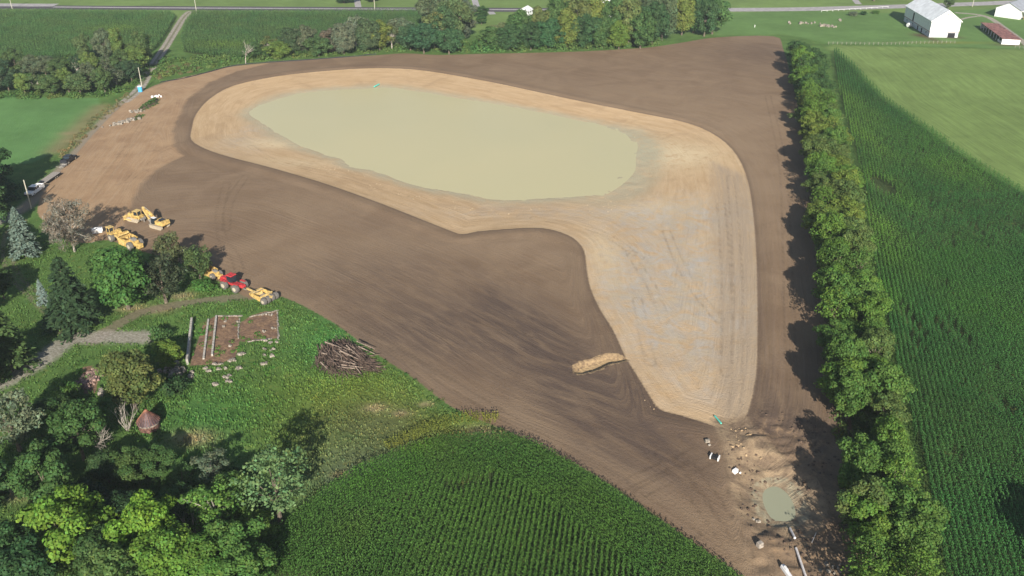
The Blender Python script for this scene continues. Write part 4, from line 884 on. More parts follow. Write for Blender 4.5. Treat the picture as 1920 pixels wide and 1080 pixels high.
# ------------------------------------------------------------------ machines
def heading(a, b):
    p, q = at(*a), at(*b); return math.atan2(q.y-p.y, q.x-p.x)
def wheel(parent, c, r, w_, name='wheel', axis='y', rim=True):
    x, y, z = c; o = MB().cyl((x, y-w_/2, z), (x, y+w_/2, z), r, n=18).build(name, M['tyre'], parent, bevel=0.12)
    if rim: MB().cyl((x, y-w_/2-0.03, z), (x, y+w_/2+0.03, z), r*0.5, n=12).build('rim', M['rim'], o)
    return o
def track(parent, y, x0, x1, h, w_, name='track', mat=None):
    n = 8; prof = [(x1-h/2+h/2*math.cos(a), h/2+h/2*math.sin(a)) for a in np.linspace(-math.pi/2, math.pi/2, n)]+[(x0+h/2+h/2*math.cos(a), h/2+h/2*math.sin(a)) for a in np.linspace(math.pi/2, 3*math.pi/2, n)]
    return MB().prism(prof, y-w_/2, y+w_/2).build(name, mat or M['dusty'], parent)

def excavator():
    h = heading((308,431), (289,426)); t = thing('excavator', 'yellow tracked excavator with its arm folded, parked on the soil beside the bulldozer', 'excavator', at(300,426), h)
    for s in (-1, 1): track(t, s*1.25, -2.2, 2.2, 0.95, 0.62)
    MB().box((0, 0, 0.75), (2.2, 1.9, 0.5)).cyl((0, 0, 0.95), (0, 0, 1.2), 0.8, n=16).build('undercarriage', M['black'], t)
    b = MB(); b.box((-1.0, 0, 1.75), (2.9, 2.7, 1.05), top=(0.96, 0.96)).box((-2.35, 0, 1.8), (0.75, 2.7, 1.15), top=(0.7, 0.95)).box((0.9, -0.85, 1.5), (1.3, 0.95, 0.55)); b.build('body', M['yellow'], t, bevel=0.06)
    MB().box((-1.0, -0.35, 2.34), (1.5, 1.2, 0.14)).box((-1.1, 0.6, 2.33), (1.0, 0.5, 0.1)).build('engine_cover', M['black'], t)
    MB().cyl((-1.6, 0.9, 2.2), (-1.6, 0.9, 2.85), 0.09, n=8).build('exhaust', M['black'], t)
    c = MB().box((0.75, 0.9, 2.15), (1.5, 0.95, 1.6), top=(0.82, 0.9), shift=(-0.1, 0)).build('cab', M['glass'], t, bevel=0.04)
    MB().box((0.66, 0.9, 2.99), (1.2, 0.86, 0.08)).build('roof', M['white'], c)
    bm = [(0.3, 1.6), (0.7, 1.3), (2.9, 3.0), (5.0, 3.9), (5.35, 4.35), (4.95, 4.5), (2.6, 3.8)]
    o = MB().prism(bm, -0.25, 0.25).build('boom', M['yellow'], t, bevel=0.04)
    MB().cyl((1.3, 0.38, 1.5), (3.0, 0.38, 3.1), 0.09, n=8).cyl((1.3, -0.38, 1.5), (3.0, -0.38, 3.1), 0.09, n=8).cyl((2.7, 0, 4.0), (4.5, 0, 4.95), 0.08, n=8).build('hydraulic_cylinder', M['steel'], o)
    MB().prism([(4.6, 4.95), (5.3, 4.9), (5.4, 4.2), (3.7, 1.5), (3.35, 1.6), (4.6, 4.1)], -0.2, 0.2).build('stick', M['yellow_d'], t, bevel=0.03)
    MB().prism([(3.75, 1.6), (3.1, 1.8), (2.5, 1.3), (2.35, 0.7), (2.9, 0.25), (3.7, 0.2), (3.0, 0.55), (2.85, 1.1), (3.3, 1.5)], -0.6, 0.6).build('bucket', M['steel'], t)
excavator()

def bulldozer(name, label, loc, h):
    t = thing(name, label, 'bulldozer', loc, h)
    for s in (-1, 1):
        track(t, s*1.15, -2.0, 2.0, 1.15, 0.6)
    MB().box((0.95, 0, 1.45), (2.3, 1.25, 1.15), top=(0.98, 0.85)).box((-1.2, 0, 1.35), (1.6, 1.9, 0.9)).build('body', M['yellow'], t, bevel=0.06)
    for s in (-1, 1): MB().box((-0.8, s*1.15, 1.32), (2.2, 0.65, 0.16)).build('fender', M['yellow'], t)
    c = MB().box((-0.75, 0, 2.3), (1.45, 1.45, 1.15), top=(0.9, 0.9)).build('cab', M['glass'], t)
    MB().box((-0.75, 0, 2.95), (1.75, 1.8, 0.14)).build('roof', M['yellow_d'], c, bevel=0.05)
    for sx in (-1.45, -0.05):
        for sy in (-0.7, 0.7): MB().cyl((sx, sy, 1.7), (sx, sy, 2.9), 0.07, n=6).build('roof_post', M['yellow'], c)
    MB().cyl((1.2, 0.3, 2.0), (1.2, 0.3, 2.8), 0.08, n=8).build('exhaust', M['black'], t)
    b = MB(); n = 7; pr = [(2.75+0.35*math.cos(a), 0.75+0.72*math.sin(a)) for a in np.linspace(-1.2+math.pi, 1.2+math.pi, n)]; pr = pr+[(x+0.1, z) for x, z in pr[::-1]]
    b.prism(pr, -1.9, 1.9).build('blade', M['yellow_d'], t)
    for s in (-1, 1): MB().box((1.4, s*1.62, 0.6), (2.4, 0.2, 0.28)).build('push_arm', M['yellow_d'], t)
    MB().box((-2.5, 0, 0.9), (0.7, 1.5, 0.4)).box((-2.8, 0, 0.6), (0.18, 0.25, 1.2)).build('ripper', M['steel'], t)
    return t
bulldozer('bulldozer', 'yellow bulldozer with a cab roof parked left of the excavator', at(256,413), heading((266,418), (242,413)))

def motor_scraper(label, loc, h, sc=1.0):
    t = thing('motor_scraper', label, 'scraper', loc, h, 'yellow motor scrapers at the edge of the grove', sc)
    wheel(t, (4.1, -1.2, 1.0), 1.0, 0.8); wheel(t, (4.1, 1.2, 1.0), 1.0, 0.8); wheel(t, (-3.6, -1.3, 1.0), 1.0, 0.8); wheel(t, (-3.6, 1.3, 1.0), 1.0, 0.8)
    MB().box((4.4, 0.1, 1.75), (2.6, 1.5, 1.0), top=(0.95, 0.85)).box((5.85, 0, 1.4), (0.5, 2.0, 0.9)).box((4.1, -1.2, 2.1), (2.1, 0.9, 0.12)).box((4.1, 1.2, 2.1), (2.1, 0.9, 0.12)).build('tractor_unit', M['yellow'], t, bevel=0.05)
    c = MB().box((5.15, 0.55, 2.65), (1.2, 1.1, 1.1), top=(0.92, 0.92)).build('cab', M['glass'], t)
    MB().box((5.15, 0.55, 3.25), (1.45, 1.3, 0.12)).build('roof', M['yellow_d'], c)
    for sx in (4.58, 5.72):
        for sy in (0.02, 1.08): MB().cyl((sx, sy, 2.1), (sx, sy, 3.2), 0.06, n=6).build('roof_post', M['yellow'], c)
    g = MB(); g.prism([(3.0, 1.4), (3.3, 1.6), (2.9, 3.0), (2.2, 3.2), (1.6, 2.6), (1.7, 2.3), (2.3, 2.75), (2.7, 2.6)], -0.35, 0.35)
    g.box((1.55, 0, 2.3), (0.5, 3.1, 0.4)); g.build('gooseneck', M['yellow'], t)
    for s in (-1, 1): MB().prism([(1.8, 2.5), (1.3, 2.5), (-1.6, 1.2), (-1.6, 0.8), (-1.2, 0.75)], s*1.55-0.12, s*1.55+0.12).build('draft_arm', M['yellow_d'], t)
    bo = MB(); 
    for s in (-1, 1): bo.prism([(0.9, 0.35), (1.0, 1.9), (-0.5, 2.3), (-2.6, 2.2), (-2.8, 0.5)], s*1.4-0.07, s*1.4+0.07)
    bo.box((-0.9, 0, 0.42), (3.5, 2.7, 0.14)).box((-2.55, 0, 1.35), (0.16, 2.7, 1.7)); bo.build('bowl', M['yellow'], t)
    MB().prism([(1.2, 0.4), (1.5, 1.2), (1.1, 2.2), (0.2, 2.7), (0.1, 2.5), (0.9, 2.0), (1.2, 1.2), (1.0, 0.45)], -1.25, 1.25).build('apron', M['yellow_d'], t)
    MB().box((-3.4, 0, 1.5), (2.2, 1.5, 1.1), top=(0.9, 0.9)).box((-4.9, 0, 1.3), (0.9, 1.1, 0.7)).box((-5.45, 0, 1.0), (0.25, 1.7, 1.0)).build('rear_frame', M['yellow'], t, bevel=0.05)
    MB().box((-3.3, 0, 2.2), (1.5, 0.9, 0.5)).build('engine', M['steel'], t)
    MB().cyl((-3.0, 0.3, 2.3), (-3.0, 0.3, 3.1), 0.09, n=8).build('exhaust', M['black'], t)
    return t
motor_scraper('dusty yellow motor scraper parked between the bulldozer and the big broadleaf tree', at(238,458), heading((268,470), (205,442)), 1.1)
motor_scraper('yellow motor scraper mostly hidden behind the small green pine', at(392,515), heading((415,527), (372,508)), 0.82)

def tractor():
    h = heading((462,545), (418,530)); t = thing('articulated_tractor', 'red four wheel articulated tractor hitched to the yellow pull scraper', 'tractor', at(440,541), h)
    for x in (1.75, -1.85):
        for s in (-1, 1): wheel(t, (x, s*1.35, 1.02), 1.02, 0.85)
    MB().box((2.55, 0, 1.9), (2.5, 1.15, 1.0), top=(0.92, 0.85)).box((3.7, 0, 1.6), (0.5, 1.1, 0.9)).box((1.8, 0, 1.15), (3.6, 0.9, 0.5)).build('hood', M['red'], t, bevel=0.06)
    for s in (-1, 1): MB().box((1.75, s*1.2, 2.15), (1.7, 0.75, 0.1)).build('fender', M['red'], t)
    MB().box((-1.9, 0, 1.5), (2.9, 1.2, 0.65), top=(0.9, 0.8)).box((-1.9, 1.1, 2.12), (1.5, 0.6, 0.1)).box((-1.9, -1.1, 2.12), (1.5, 0.6, 0.1)).box((-0.2, 0, 1.1), (0.9, 0.6, 0.6)).build('rear_frame', M['red'], t, bevel=0.05)
    c = MB().box((0.55, 0, 2.65), (1.6, 1.6, 1.5), top=(0.92, 0.92)).build('cab', M['glass'], t)
    MB().box((0.55, 0, 3.48), (1.85, 1.8, 0.2), top=(0.9, 0.9)).build('roof', M['red'], c, bevel=0.06)
    MB().cyl((1.5, -0.65, 2.2), (1.5, -0.65, 3.5), 0.09, n=8).build('exhaust', M['black'], t)
    MB().box((-3.5, 0, 0.8), (0.9, 0.25, 0.2)).build('drawbar', M['steel'], t)
tractor()
def pull_scraper():
    h = heading((515,565), (465,545)); t = thing('pull_scraper', 'dusty yellow pull scraper on four wheels behind the red tractor', 'scraper', at(492,560), h)
    for y in (-1.75, -0.62, 0.62, 1.75): wheel(t, (-2.6, y, 0.85), 0.85, 0.75)
    MB().box((3.6, 0, 1.1), (2.8, 0.35, 0.35)).box((2.2, 0, 1.2), (0.4, 2.9, 0.4)).build('tongue', M['yellow_d'], t)
    for s in (-1, 1):
        MB().prism([(2.3, 1.4), (2.1, 0.9), (-0.9, 0.35), (-1.5, 0.4), (-1.5, 1.3), (-0.7, 1.5), (1.5, 1.6)], s*1.6-0.09, s*1.6+0.09).build('side_plate', M['yellow'], t)
    MB().box((0.1, 0, 0.35), (2.9, 3.0, 0.12)).box((-1.3, 0, 0.95), (0.14, 3.0, 1.2)).build('bowl', M['steel'], t)
    MB().prism([(1.4, 0.35), (1.7, 1.0), (1.3, 1.7), (1.2, 1.6), (1.5, 1.0), (1.3, 0.4)], -1.45, 1.45).build('apron', M['yellow_d'], t)
    MB().box((-2.2, 0, 1.35), (2.0, 1.0, 0.4)).box((-1.6, 0, 1.6), (0.3, 3.3, 0.3)).build('rear_frame', M['yellow_d'], t)
    for s in (-1, 1): MB().cyl((1.9, s*0.8, 1.4), (0.1, s*0.8, 2.1), 0.08, n=8).build('hydraulic_cylinder', M['steel'], t)
    for i in range(5): MB().tube([(3.0-i*0.3, 0.1, 1.3), (2.9-i*0.3, 0.2, 1.8), (2.6-i*0.3, 0.1, 1.4)], [0.03]*3, 5).build('hose', M['black'], t)
pull_scraper()

def pickup(name, label, loc, h, mat, sc=1.0):
    t = thing(name, label, 'pickup truck', loc, h, sc=sc)
    MB().prism([(-2.95, 0.45), (-2.95, 1.15), (-1.0, 1.15), (-0.95, 1.2), (1.25, 1.2), (2.7, 1.12), (2.9, 0.95), (2.9, 0.45)], -0.98, 0.98).build('body', mat, t, bevel=0.06)
    c = MB().prism([(-1.15, 1.18), (-0.95, 1.82), (0.75, 1.86), (1.4, 1.18)], -0.86, 0.86).build('cab', M['glass'], t, bevel=0.05)
    MB().box((-0.1, 0, 1.9), (1.75, 1.66, 0.08)).build('roof', mat, c, bevel=0.03)
    for s in (-1, 1):
        for x in (-1.02, 0.05): MB().box((x, s*0.88, 1.5), (0.12, 0.06, 0.7)).build('cab_pillar', mat, c)
    MB().box((-2.05, 0, 1.17), (1.65, 1.6, 0.06)).build('bed_floor', M['black'], t)
    for s in (-1, 1): MB().box((-2.05, s*0.9, 1.32), (1.85, 0.12, 0.3)).build('bed_side', mat, t)
    MB().box((-2.93, 0, 1.3), (0.1, 1.8, 0.28)).build('tailgate', mat, t)
    for x in (-1.9, 1.85):
        for s in (-1, 1): wheel(t, (x, s*0.86, 0.42), 0.42, 0.28)
    MB().box((2.95, 0, 0.62), (0.16, 1.9, 0.28)).build('front_bumper', M['black'], t)
    for s in (-1, 1): MB().box((2.92, s*0.78, 0.92), (0.1, 0.3, 0.16)).build('headlight', M['chrome'], t)
    for s in (-1, 1): MB().box((1.05, s*1.1, 1.35), (0.14, 0.24, 0.2)).build('mirror', mat, t)
    return t
hp_ = heading((80,350), (54,368))
pickup('pickup_truck', 'white pickup with an empty bed, hitched to the flatbed trailer, beside the utility pole', at(66,362), hp_, M['white'], 1.18)
def trailer():
    t = thing('flatbed_trailer', 'long empty plank deck trailer behind the white pickup', 'trailer', at(94,338), hp_)
    MB().box((0, 0, 0.95), (8.6, 2.5, 0.14)).build('deck', M['wood'], t)
    for s in (-1, 1): MB().box((0, s*1.25, 0.88), (8.6, 0.08, 0.26)).build('side_rail', M['black'], t)
    for x in (-2.2, -1.2):
        for s in (-1, 1): wheel(t, (x, s*1.05, 0.4), 0.4, 0.3)
    MB().box((4.9, 0, 1.5), (1.4, 0.5, 0.22)).box((4.4, 0, 1.2), (0.3, 1.2, 0.7)).box((5.5, 0, 1.2), (0.2, 0.2, 0.8)).build('gooseneck', M['black'], t)
    MB().box((-4.6, -0.7, 0.6), (1.0, 0.5, 0.1), ry=-0.5).box((-4.6, 0.7, 0.6), (1.0, 0.5, 0.1), ry=-0.5).build('ramp', M['steel'], t)
trailer()
tp = pickup('pickup_truck', 'dark pickup with pale cargo behind it, highest of the parked vehicles on the drive', at(130,303), hp_+math.pi, M['black'], 1.12)
o = MB(); rg = random.Random(4)
for i in range(16):
    a = rg.uniform(0, 6.28); c_ = Vector((rg.uniform(-1.5, 1.5), rg.uniform(-0.8, 0.8), rg.uniform(0.2, 0.8))); d_ = Vector((math.cos(a), math.sin(a), rg.uniform(-0.3, 0.3)))*rg.uniform(0.3, 1.0); o.cyl(c_-d_, c_+d_, 0.06, n=5)
o.box((0, 0, 0.35), (2.2, 1.3, 0.25)); o.cyl((-0.9, -0.7, 0.35), (-0.9, 0.7, 0.35), 0.32, n=12)
o = o.build('equipment_trailer', M['steel'], None); o.location = at(119,313); o.rotation_euler = (0, 0, hp_); tag(o, 'small trailer heaped with pale pipes and frames behind the dark pickup', 'trailer')
o = MB().cyl((0, 0, 0), (0, 0, 0.12), 0.35).cyl((-1.2, 0, 1.0), (1.4, 0, 1.0), 0.62, n=16).box((0, 0, 0.3), (2.4, 0.9, 0.25)).build('fuel_tank', M['white'], None); o.location = at(183,437); o.rotation_euler = (0, 0, 0.4); tag(o, 'white tank on a skid half hidden by the twigs of the dead pine', 'tank')

# ------------------------------------------------------------------ poles, toilet, pipes, small site things
def upole(px, py, h, label, rz=0.0, arm=True):
    t = thing('utility_pole', label, 'utility pole', at(px, py), rz)
    MB().cyl((0, 0, 0), (0, 0, h), 0.19, 0.13, 8).build('pole', M['pole'], t)
    if arm: MB().box((0, 0, h-0.6), (2.0, 0.12, 0.12)).cyl((0.9, 0, h-0.5), (0.9, 0, h-0.25), 0.06, n=6).cyl((-0.9, 0, h-0.5), (-0.9, 0, h-0.25), 0.06, n=6).build('crossarm', M['wood'], t)
upole(59,391,8.5,'pale utility pole standing between the white pickup and the blue spruce', arm=False)
upole(268,171,9.5,'pale utility pole beside the blue portable toilet', arm=False)
upole(369,26,11,'pale utility pole where the gravel drive meets the road')
upole(23,17,10,'pale utility pole at the roadside in the top left corner')
upole(703,20,10,'pale utility pole on the roadside between the two far driveways')
upole(1823,13,9,'pale utility pole beside the road between the two white barns')
t = thing('portable_toilet', 'blue portable toilet with a white roof at the foot of a utility pole', 'portable toilet', at(263.5,172), 0.3)
MB().box((0, 0, 1.1), (1.5, 1.5, 2.1)).build('cabin', M['blue'], t, bevel=0.05); MB().box((0, 0, 2.25), (1.6, 1.6, 0.24), top=(0.7, 0.7)).build('roof', M['white'], t, bevel=0.04)
MB().box((0, -0.77, 1.05), (0.8, 0.05, 1.8)).build('door', simple('door_blue', (0.08, 0.40, 0.70)), t)
def pipe(name, label, a, b, r, mat, z=0.25, cat='pipe'):
    p, q = at(*a), at(*b); m = (p+q)/2; o = MB().cyl(p-m+Vector((0, 0, z)), q-m+Vector((0, 0, z)), r, n=12).build(name, mat); o.location = m; return tag(o, label, cat)
pipe('drain_pipe', 'teal plastic pipe lying at the low tip of the clay basin', (1340,782), (1352,796), 0.16, M['teal'])
pipe('drain_pipe', 'short pale pipe lying just below the small muddy puddle', (1481,993), (1490,1011), 0.19, M['pvc'])
pipe('drain_pipe', 'long pale pipe running off the frame bottom beside its trench shadow', (1492,1030), (1514,1094), 0.19, M['pvc'])
pipe('marker_stick', 'thin white stick with yellow top lying right of the short pale pipe', (1522,1018), (1530,1000), 0.05, M['pvc'], 0.1, 'marker')
pipe('inlet_pipe', 'pale teal pipe sticking into the pond from its far bank', (702,168), (711,160), 0.28, M['teal'], 0.5)
def blockset(name, label, px, py, items, mat, cat, rz=0.0):
    mb = MB(); 
    for c_, d_, r_ in items: mb.box(c_, d_, r_, top=(0.9, 0.85))
    o = mb.build(name, mat, None, bevel=0.05); o.location = at(px, py); o.rotation_euler = (0, 0, rz); return tag(o, label, cat)
t = thing('culvert_frame', 'small white-ended concrete box with dark opening on the dark soil', 'concrete box', at(1340,860), -0.5)
MB().box((0, 0, 0.3), (1.2, 0.75, 0.5)).build('opening', M['dark'], t)
for s in (-1, 1): MB().box((s*0.68, 0, 0.35), (0.18, 0.95, 0.7)).build('end_wall', M['white'], t)
blockset('concrete_block', 'pale block left of the pipe tip, above the white-ended box', 1326, 829, [((0, 0, 0.3), (0.9, 0.5, 0.6), 0.3), ((0.2, -0.9, 0.12), (0.5, 0.4, 0.25), 0.5)], M['stone'], 'block')
blockset('white_sack', 'white sack on the soil left of the puddle rim', 1378, 886, [((0, 0, 0.35), (1.0, 0.7, 0.7), 0.3), ((0.7, -0.5, 0.12), (0.35, 0.3, 0.25), 0.5)], M['white'], 'sack', 0.4)
blockset('concrete_block', 'pale broken blocks left below the puddle', 1421, 979, [((0, 0, 0.2), (0.9, 0.4, 0.4), 0.1), ((-0.6, 0.4, 0.2), (0.5, 0.4, 0.4), 0.5)], M['stone'], 'block')
blockset('plywood_box', 'tan open box with dark shadow between the puddle and the near corn', 1424, 1025, [((0, 0, 0.45), (0.9, 0.8, 0.9), 0.5)], M['wood'], 'box')
o = MB().box((0, 0, 0.35), (0.7, 3.2, 0.6), top=(0.75, 0.95)).box((0, 0.6, 0.75), (0.4, 0.9, 0.3)).build('fuel_tank', M['white'], None, bevel=0.1); o.location = at(1476,1078); o.rotation_euler = (0, 0, 0.25); tag(o, 'white and grey tank at the frame bottom left of the long pale pipe', 'tank')

def rocks(name, label, px, py, n, spread, size, mat, cat, seed, rz=0.0):
    rg = random.Random(seed); mb = MB()
    for i in range(n):
        x = rg.gauss(0, spread[0]); y = rg.gauss(0, spread[1]); s_ = rg.uniform(*size); mb.box((x, y, s_*0.3+0.1*rg.random()), (s_, s_*rg.uniform(0.6, 1), s_*(0.4 if name == 'stone_slab' else 0.7)), rg.uniform(0, 3), top=(rg.uniform(0.5, 0.85), rg.uniform(0.5, 0.85)), shift=(rg.uniform(-.1, .1)*s_, 0))
    o = mb.build(name, mat, None, bevel=0.04); o.location = at(px, py); o.rotation_euler = (0, 0, rz); return tag(o, label, cat)
rocks('rock_pile', 'long heap of pale stones on the bare dirt near the drive', 230, 230, 60, (2.6, 0.8), (0.5, 1.2), M['stone'], 'rock pile', 1, 0.9)
rocks('rock_pile', 'small heap of white and yellow rubble at the foot of the weedy mound', 254, 210, 22, (1.3, 0.9), (0.4, 1.0), M['stone'], 'rock pile', 2, 0.5)
rocks('rock_pile', 'small white heap at the top end of the weedy mound', 295, 182, 12, (1.2, 0.6), (0.4, 0.9), M['white'], 'rock pile', 3, 0.2)
rocks('rock_pile', 'pale rubble beside the small yellow-green tree and concrete wall', 325, 696, 40, (1.9, 0.9), (0.4, 1.3), M['stone'], 'rock pile', 4, -0.4)
rocks('debris_pile', 'pinkish heap of broken brick and stone left of the olive tree', 165, 712, 200, (0.85, 1.6), (0.25, 0.8), simple('broken_brick', (0.30, 0.20, 0.17), 0.9, var=0.45, scale=2), 'debris pile', 5)
rocks('rock_pile', 'pale stones below the debris heap beside the olive tree', 192, 738, 18, (0.35, 0.4), (0.4, 1.0), M['stone'], 'rock pile', 6)
rocks('rock_pile', 'pale stones in the hedge shade at the lower right edge of the soil', 1568, 1068, 14, (1.3, 0.9), (0.3, 0.7), M['stone'], 'rock pile', 7)
# weedy mounds on the bare dirt
def mound(label, pts, h, seed):
    pg = poly(pts); c = pg.mean(0); p = scatter(pg, 7.0, seed); rng = np.random.default_rng(seed); s_ = np.maximum(sdf(p[:, 0], p[:, 1], pg, 3), 0); z = h*np.clip(s_/1.6, 0, 1)**0.6
    q = np.column_stack([p, z]); n = len(q); q = np.repeat(q, 3, 0)+rng.normal(size=(n*3, 3))*0.15; v, f = quads(q, rng.normal(size=(n*3, 3))+np.array([0, 0, 1.0]), rng.uniform(0.25, 0.45, n*3), 1.5, rng=rng)
    t = thing('weedy_mound', label, 'mound', (c[0], c[1], 0)); v = v-np.array([c[0], c[1], 0])
    o = link('weeds', mesh_np('weeds', v, f, M['leaf'], tint=leaf_tint(n*3, rng=rng)), t); o.color = (0.07, 0.13, 0.035, 1)
    g_ = np.linspace(-1, 1, 21); gx, gy = np.meshgrid(g_*8, g_*12); X_ = gx.ravel()+c[0]; Y_ = gy.ravel()+c[1]; zz = h*0.92*np.clip(np.maximum(sdf(X_, Y_, pg, 3), 0)/1.6, 0, 1)**0.6-0.05
    i_ = np.arange(441).reshape(21, 21); Fm = np.stack([i_[:-1, :-1], i_[:-1, 1:], i_[1:, 1:], i_[1:, :-1]], -1).reshape(-1, 4)
    link('soil', mesh_np('soil', np.stack([gx.ravel(), gy.ravel(), zz], 1), Fm, simple('mound_soil', (0.10, 0.08, 0.05), 0.95), smooth=True), t)
mound('long weedy green mound on the bare dirt below the portable toilet', [(257,210),(262,202),(278,192),(292,184),(299,187),(297,195),(280,203),(262,210)], 1.3, 5)
mound('small weedy green mound below the long weedy mound', [(249,226),(254,219),(264,215),(272,216),(264,222),(253,227)], 0.9, 6)
# black silt fence along the upper edge of the bare soil
def silt(label, pts, n=60):
    p = smooth_open(poly(pts), 6); V = []; F_ = []; rng = random.Random(3)
    for i, (x, y) in enumerate(p):
        V += [(x, y, -0.02), (x, y+0.06, 0.42+rng.uniform(-0.15, 0.1)), (x, y+0.1, -0.02)]
    for i in range(len(p)-1): a = 3*i; F_ += [(a, a+3, a+4, a+1), (a+1, a+4, a+5, a+2)]
    t = thing('silt_fence', label, 'fence', (p[0][0], p[0][1], 0)); mb = MB(); mb.add([(a-p[0][0], b-p[0][1], c) for a, b, c in V], F_); mb.build('fabric', M['fabric'], t)
    for i in range(0, len(p), 2): MB().box((p[i][0]-p[0][0], p[i][1]-p[0][1]+0.15, 0.35), (0.06, 0.06, 0.7)).build('stake', M['wood'], t)
silt('black silt fence along the upper left edge of the bare soil', [(300,155),(345,147),(390,136),(432,125),(480,119),(560,114),(640,108),(705,102)])

# ------------------------------------------------------------------ foundation ruins
def wallseg(name, label, a, b, w_, h, mat, cat, z0=0.0, group=None):
    p, q = at(*a), at(*b); m = (p+q)/2; d = q-p; o = MB().box((0, 0, z0+h/2), (Vector((d.x, d.y)).length, w_, h)).build(name, mat, None, bevel=0.03)
    o.location = (m.x, m.y, 0); o.rotation_euler = (0, 0, math.atan2(d.y, d.x)); return tag(o, label, cat, group)
wallseg('concrete_wall', 'tall long concrete wall left of the foundation, its right side in shade', (361,604), (352,684), 0.45, 1.25, M['concrete'], 'wall')
wallseg('concrete_curb', 'long low concrete curb nearest the tall concrete wall', (391,600), (382,674), 0.40, 0.35, M['concrete'], 'curb')
wallseg('concrete_curb', 'long low concrete curb crossing the brown floor right of its twin', (406,594), (398,668), 0.40, 0.45, M['concrete'], 'curb')
for i, (a, b, lb) in enumerate([((406,593),(448,593),'thin stone footing along the top edge of the left brown floor'), ((449,597),(447,628),'stone footing between the two brown floors'), ((468,595),(519,583),'stone footing along the top edge of the right brown floor'),
        ((520,584),(522,635),'stone footing along the right edge of the right brown floor'), ((464,641),(496,637),'pale stone footing along the bottom of the right brown floor')]):
    p_, q_ = at(*a), at(*b); d_ = q_-p_; L_ = d_.length; rg = random.Random(i); mb = MB(); x = 0
    while x < L_: w1 = rg.uniform(0.6, 1.8); mb.box((x+w1/2, rg.uniform(-.08, .08), rg.uniform(0, .06)), (w1*1.05, rg.uniform(.22, .42), rg.uniform(.2, .36)), rg.uniform(-.1, .1)); x += w1
    o = mb.build('stone_footing', M['stone'], None, bevel=0.03); o.location = p_; o.rotation_euler = (0, 0, math.atan2(d_.y, d_.x)); tag(o, lb, 'footing')
SL = [((512,642),1.6,1.4,'at the foot of the right floor'),((510,655),1.7,1.5,'second below the right floor'),((507,667),1.4,1.1,'third below the right floor'),((455,665),1.2,1.3,'at the lower corner of the left floor'),((437,678),1.1,0.8,'below the middle of the left floor'),
      ((409,684),1.2,0.7,'below the two curbs'),((391,696),1.6,0.9,'largest under the left floor'),((412,693),2.6,0.8,'long one under the left floor'),((449,692),1.3,0.9,'below the lower corner stone'),((426,708),1.7,1.1,'in the row on the meadow'),((405,722),1.4,0.8,'left end of the lowest row'),((433,716),1.2,0.7,'middle of the lowest row'),((493,684),1.1,0.7,'alone on the grass right of the ruin')]
for i, ((x, y), a, b, lb) in enumerate(SL):
    rocks('stone_slab', 'pale broken concrete slab, '+lb, x, y, 4, (a*0.35, b*0.28), (0.5, 1.0), M['stone'], 'slab', 30+i)['group'] = 'broken slabs around the foundation'
for i, (x, y, lb) in enumerate([(424,603,'upper left floor'),(421,613,'left floor below the uppermost stone'),(444,604,'left floor beside the middle footing'),(495,590,'right floor near its top edge'),(508,592,'right floor at its upper right'),(495,622,'right floor near the bottom'),(514,617,'right floor near the right footing'),(428,650,'lower left floor')]):
    rocks('loose_stone', 'white stone lying on the brown '+lb, x, y, 3, (0.25, 0.2), (0.3, 0.6), M['stone'], 'stone', 60+i)['group'] = 'white stones on the foundation floor'
# brush pile
def brush():
    rg = random.Random(12); mb = MB()
    for i in range(1000):
        u = rg.uniform(-1, 1); v = rg.uniform(-1, 1)
        if u*u+v*v > 1.1: continue
        x, y = (u*(5.6-2.2*v)-1.6*v), v*(6.0-1.6*abs(u))+0.8*math.sin(u*5); z = 0.15+2.2*max(0, 1-u*u*0.8-v*v*0.8)*rg.random()
        a = -1.0+0.55*u+rg.gauss(0, 0.28); L_ = rg.uniform(1.5, 6.0); d = Vector((math.cos(a), math.sin(a), rg.gauss(0, 0.18))).normalized(); r = rg.choice((0.03, 0.04, 0.05, 0.07, 0.12))
        c_ = Vector((x, y, z)); b = c_-d*L_/2; e = c_+d*L_/2; b.z = max(b.z, 0.03); e.z = max(e.z, 0.03); m_ = (b+e)/2+Vector((rg.gauss(0, .12), rg.gauss(0, .12), rg.gauss(0, 0.1))); mb.tube([b, m_, e], [r, r*0.8, r*0.4], 4)
    t = thing('brush_pile', 'big brown heap of cut branches and uprooted trunks at the soil edge', 'brush pile', at(647, 676))
    mb.build('branches', simple('dark_branches', (0.17, 0.12, 0.095), 0.9, var=0.45, scale=1.2), t)
    mb = MB()
    for i in range(26):
        a = -0.75+rg.gauss(0, 0.25); L_ = rg.uniform(2.5, 5); d = Vector((math.cos(a), math.sin(a), rg.gauss(0, 0.1))); c_ = Vector((rg.uniform(-3.5, 4.5), rg.uniform(-5, 3.5), rg.uniform(0.5, 2.3))); mb.cyl(c_-d*L_/2, c_+d*L_/2, 0.15, 0.06, 6)
    mb.build('trunks', simple('peeled_wood', (0.32, 0.25, 0.20), 0.85, var=0.35), t)
brush()
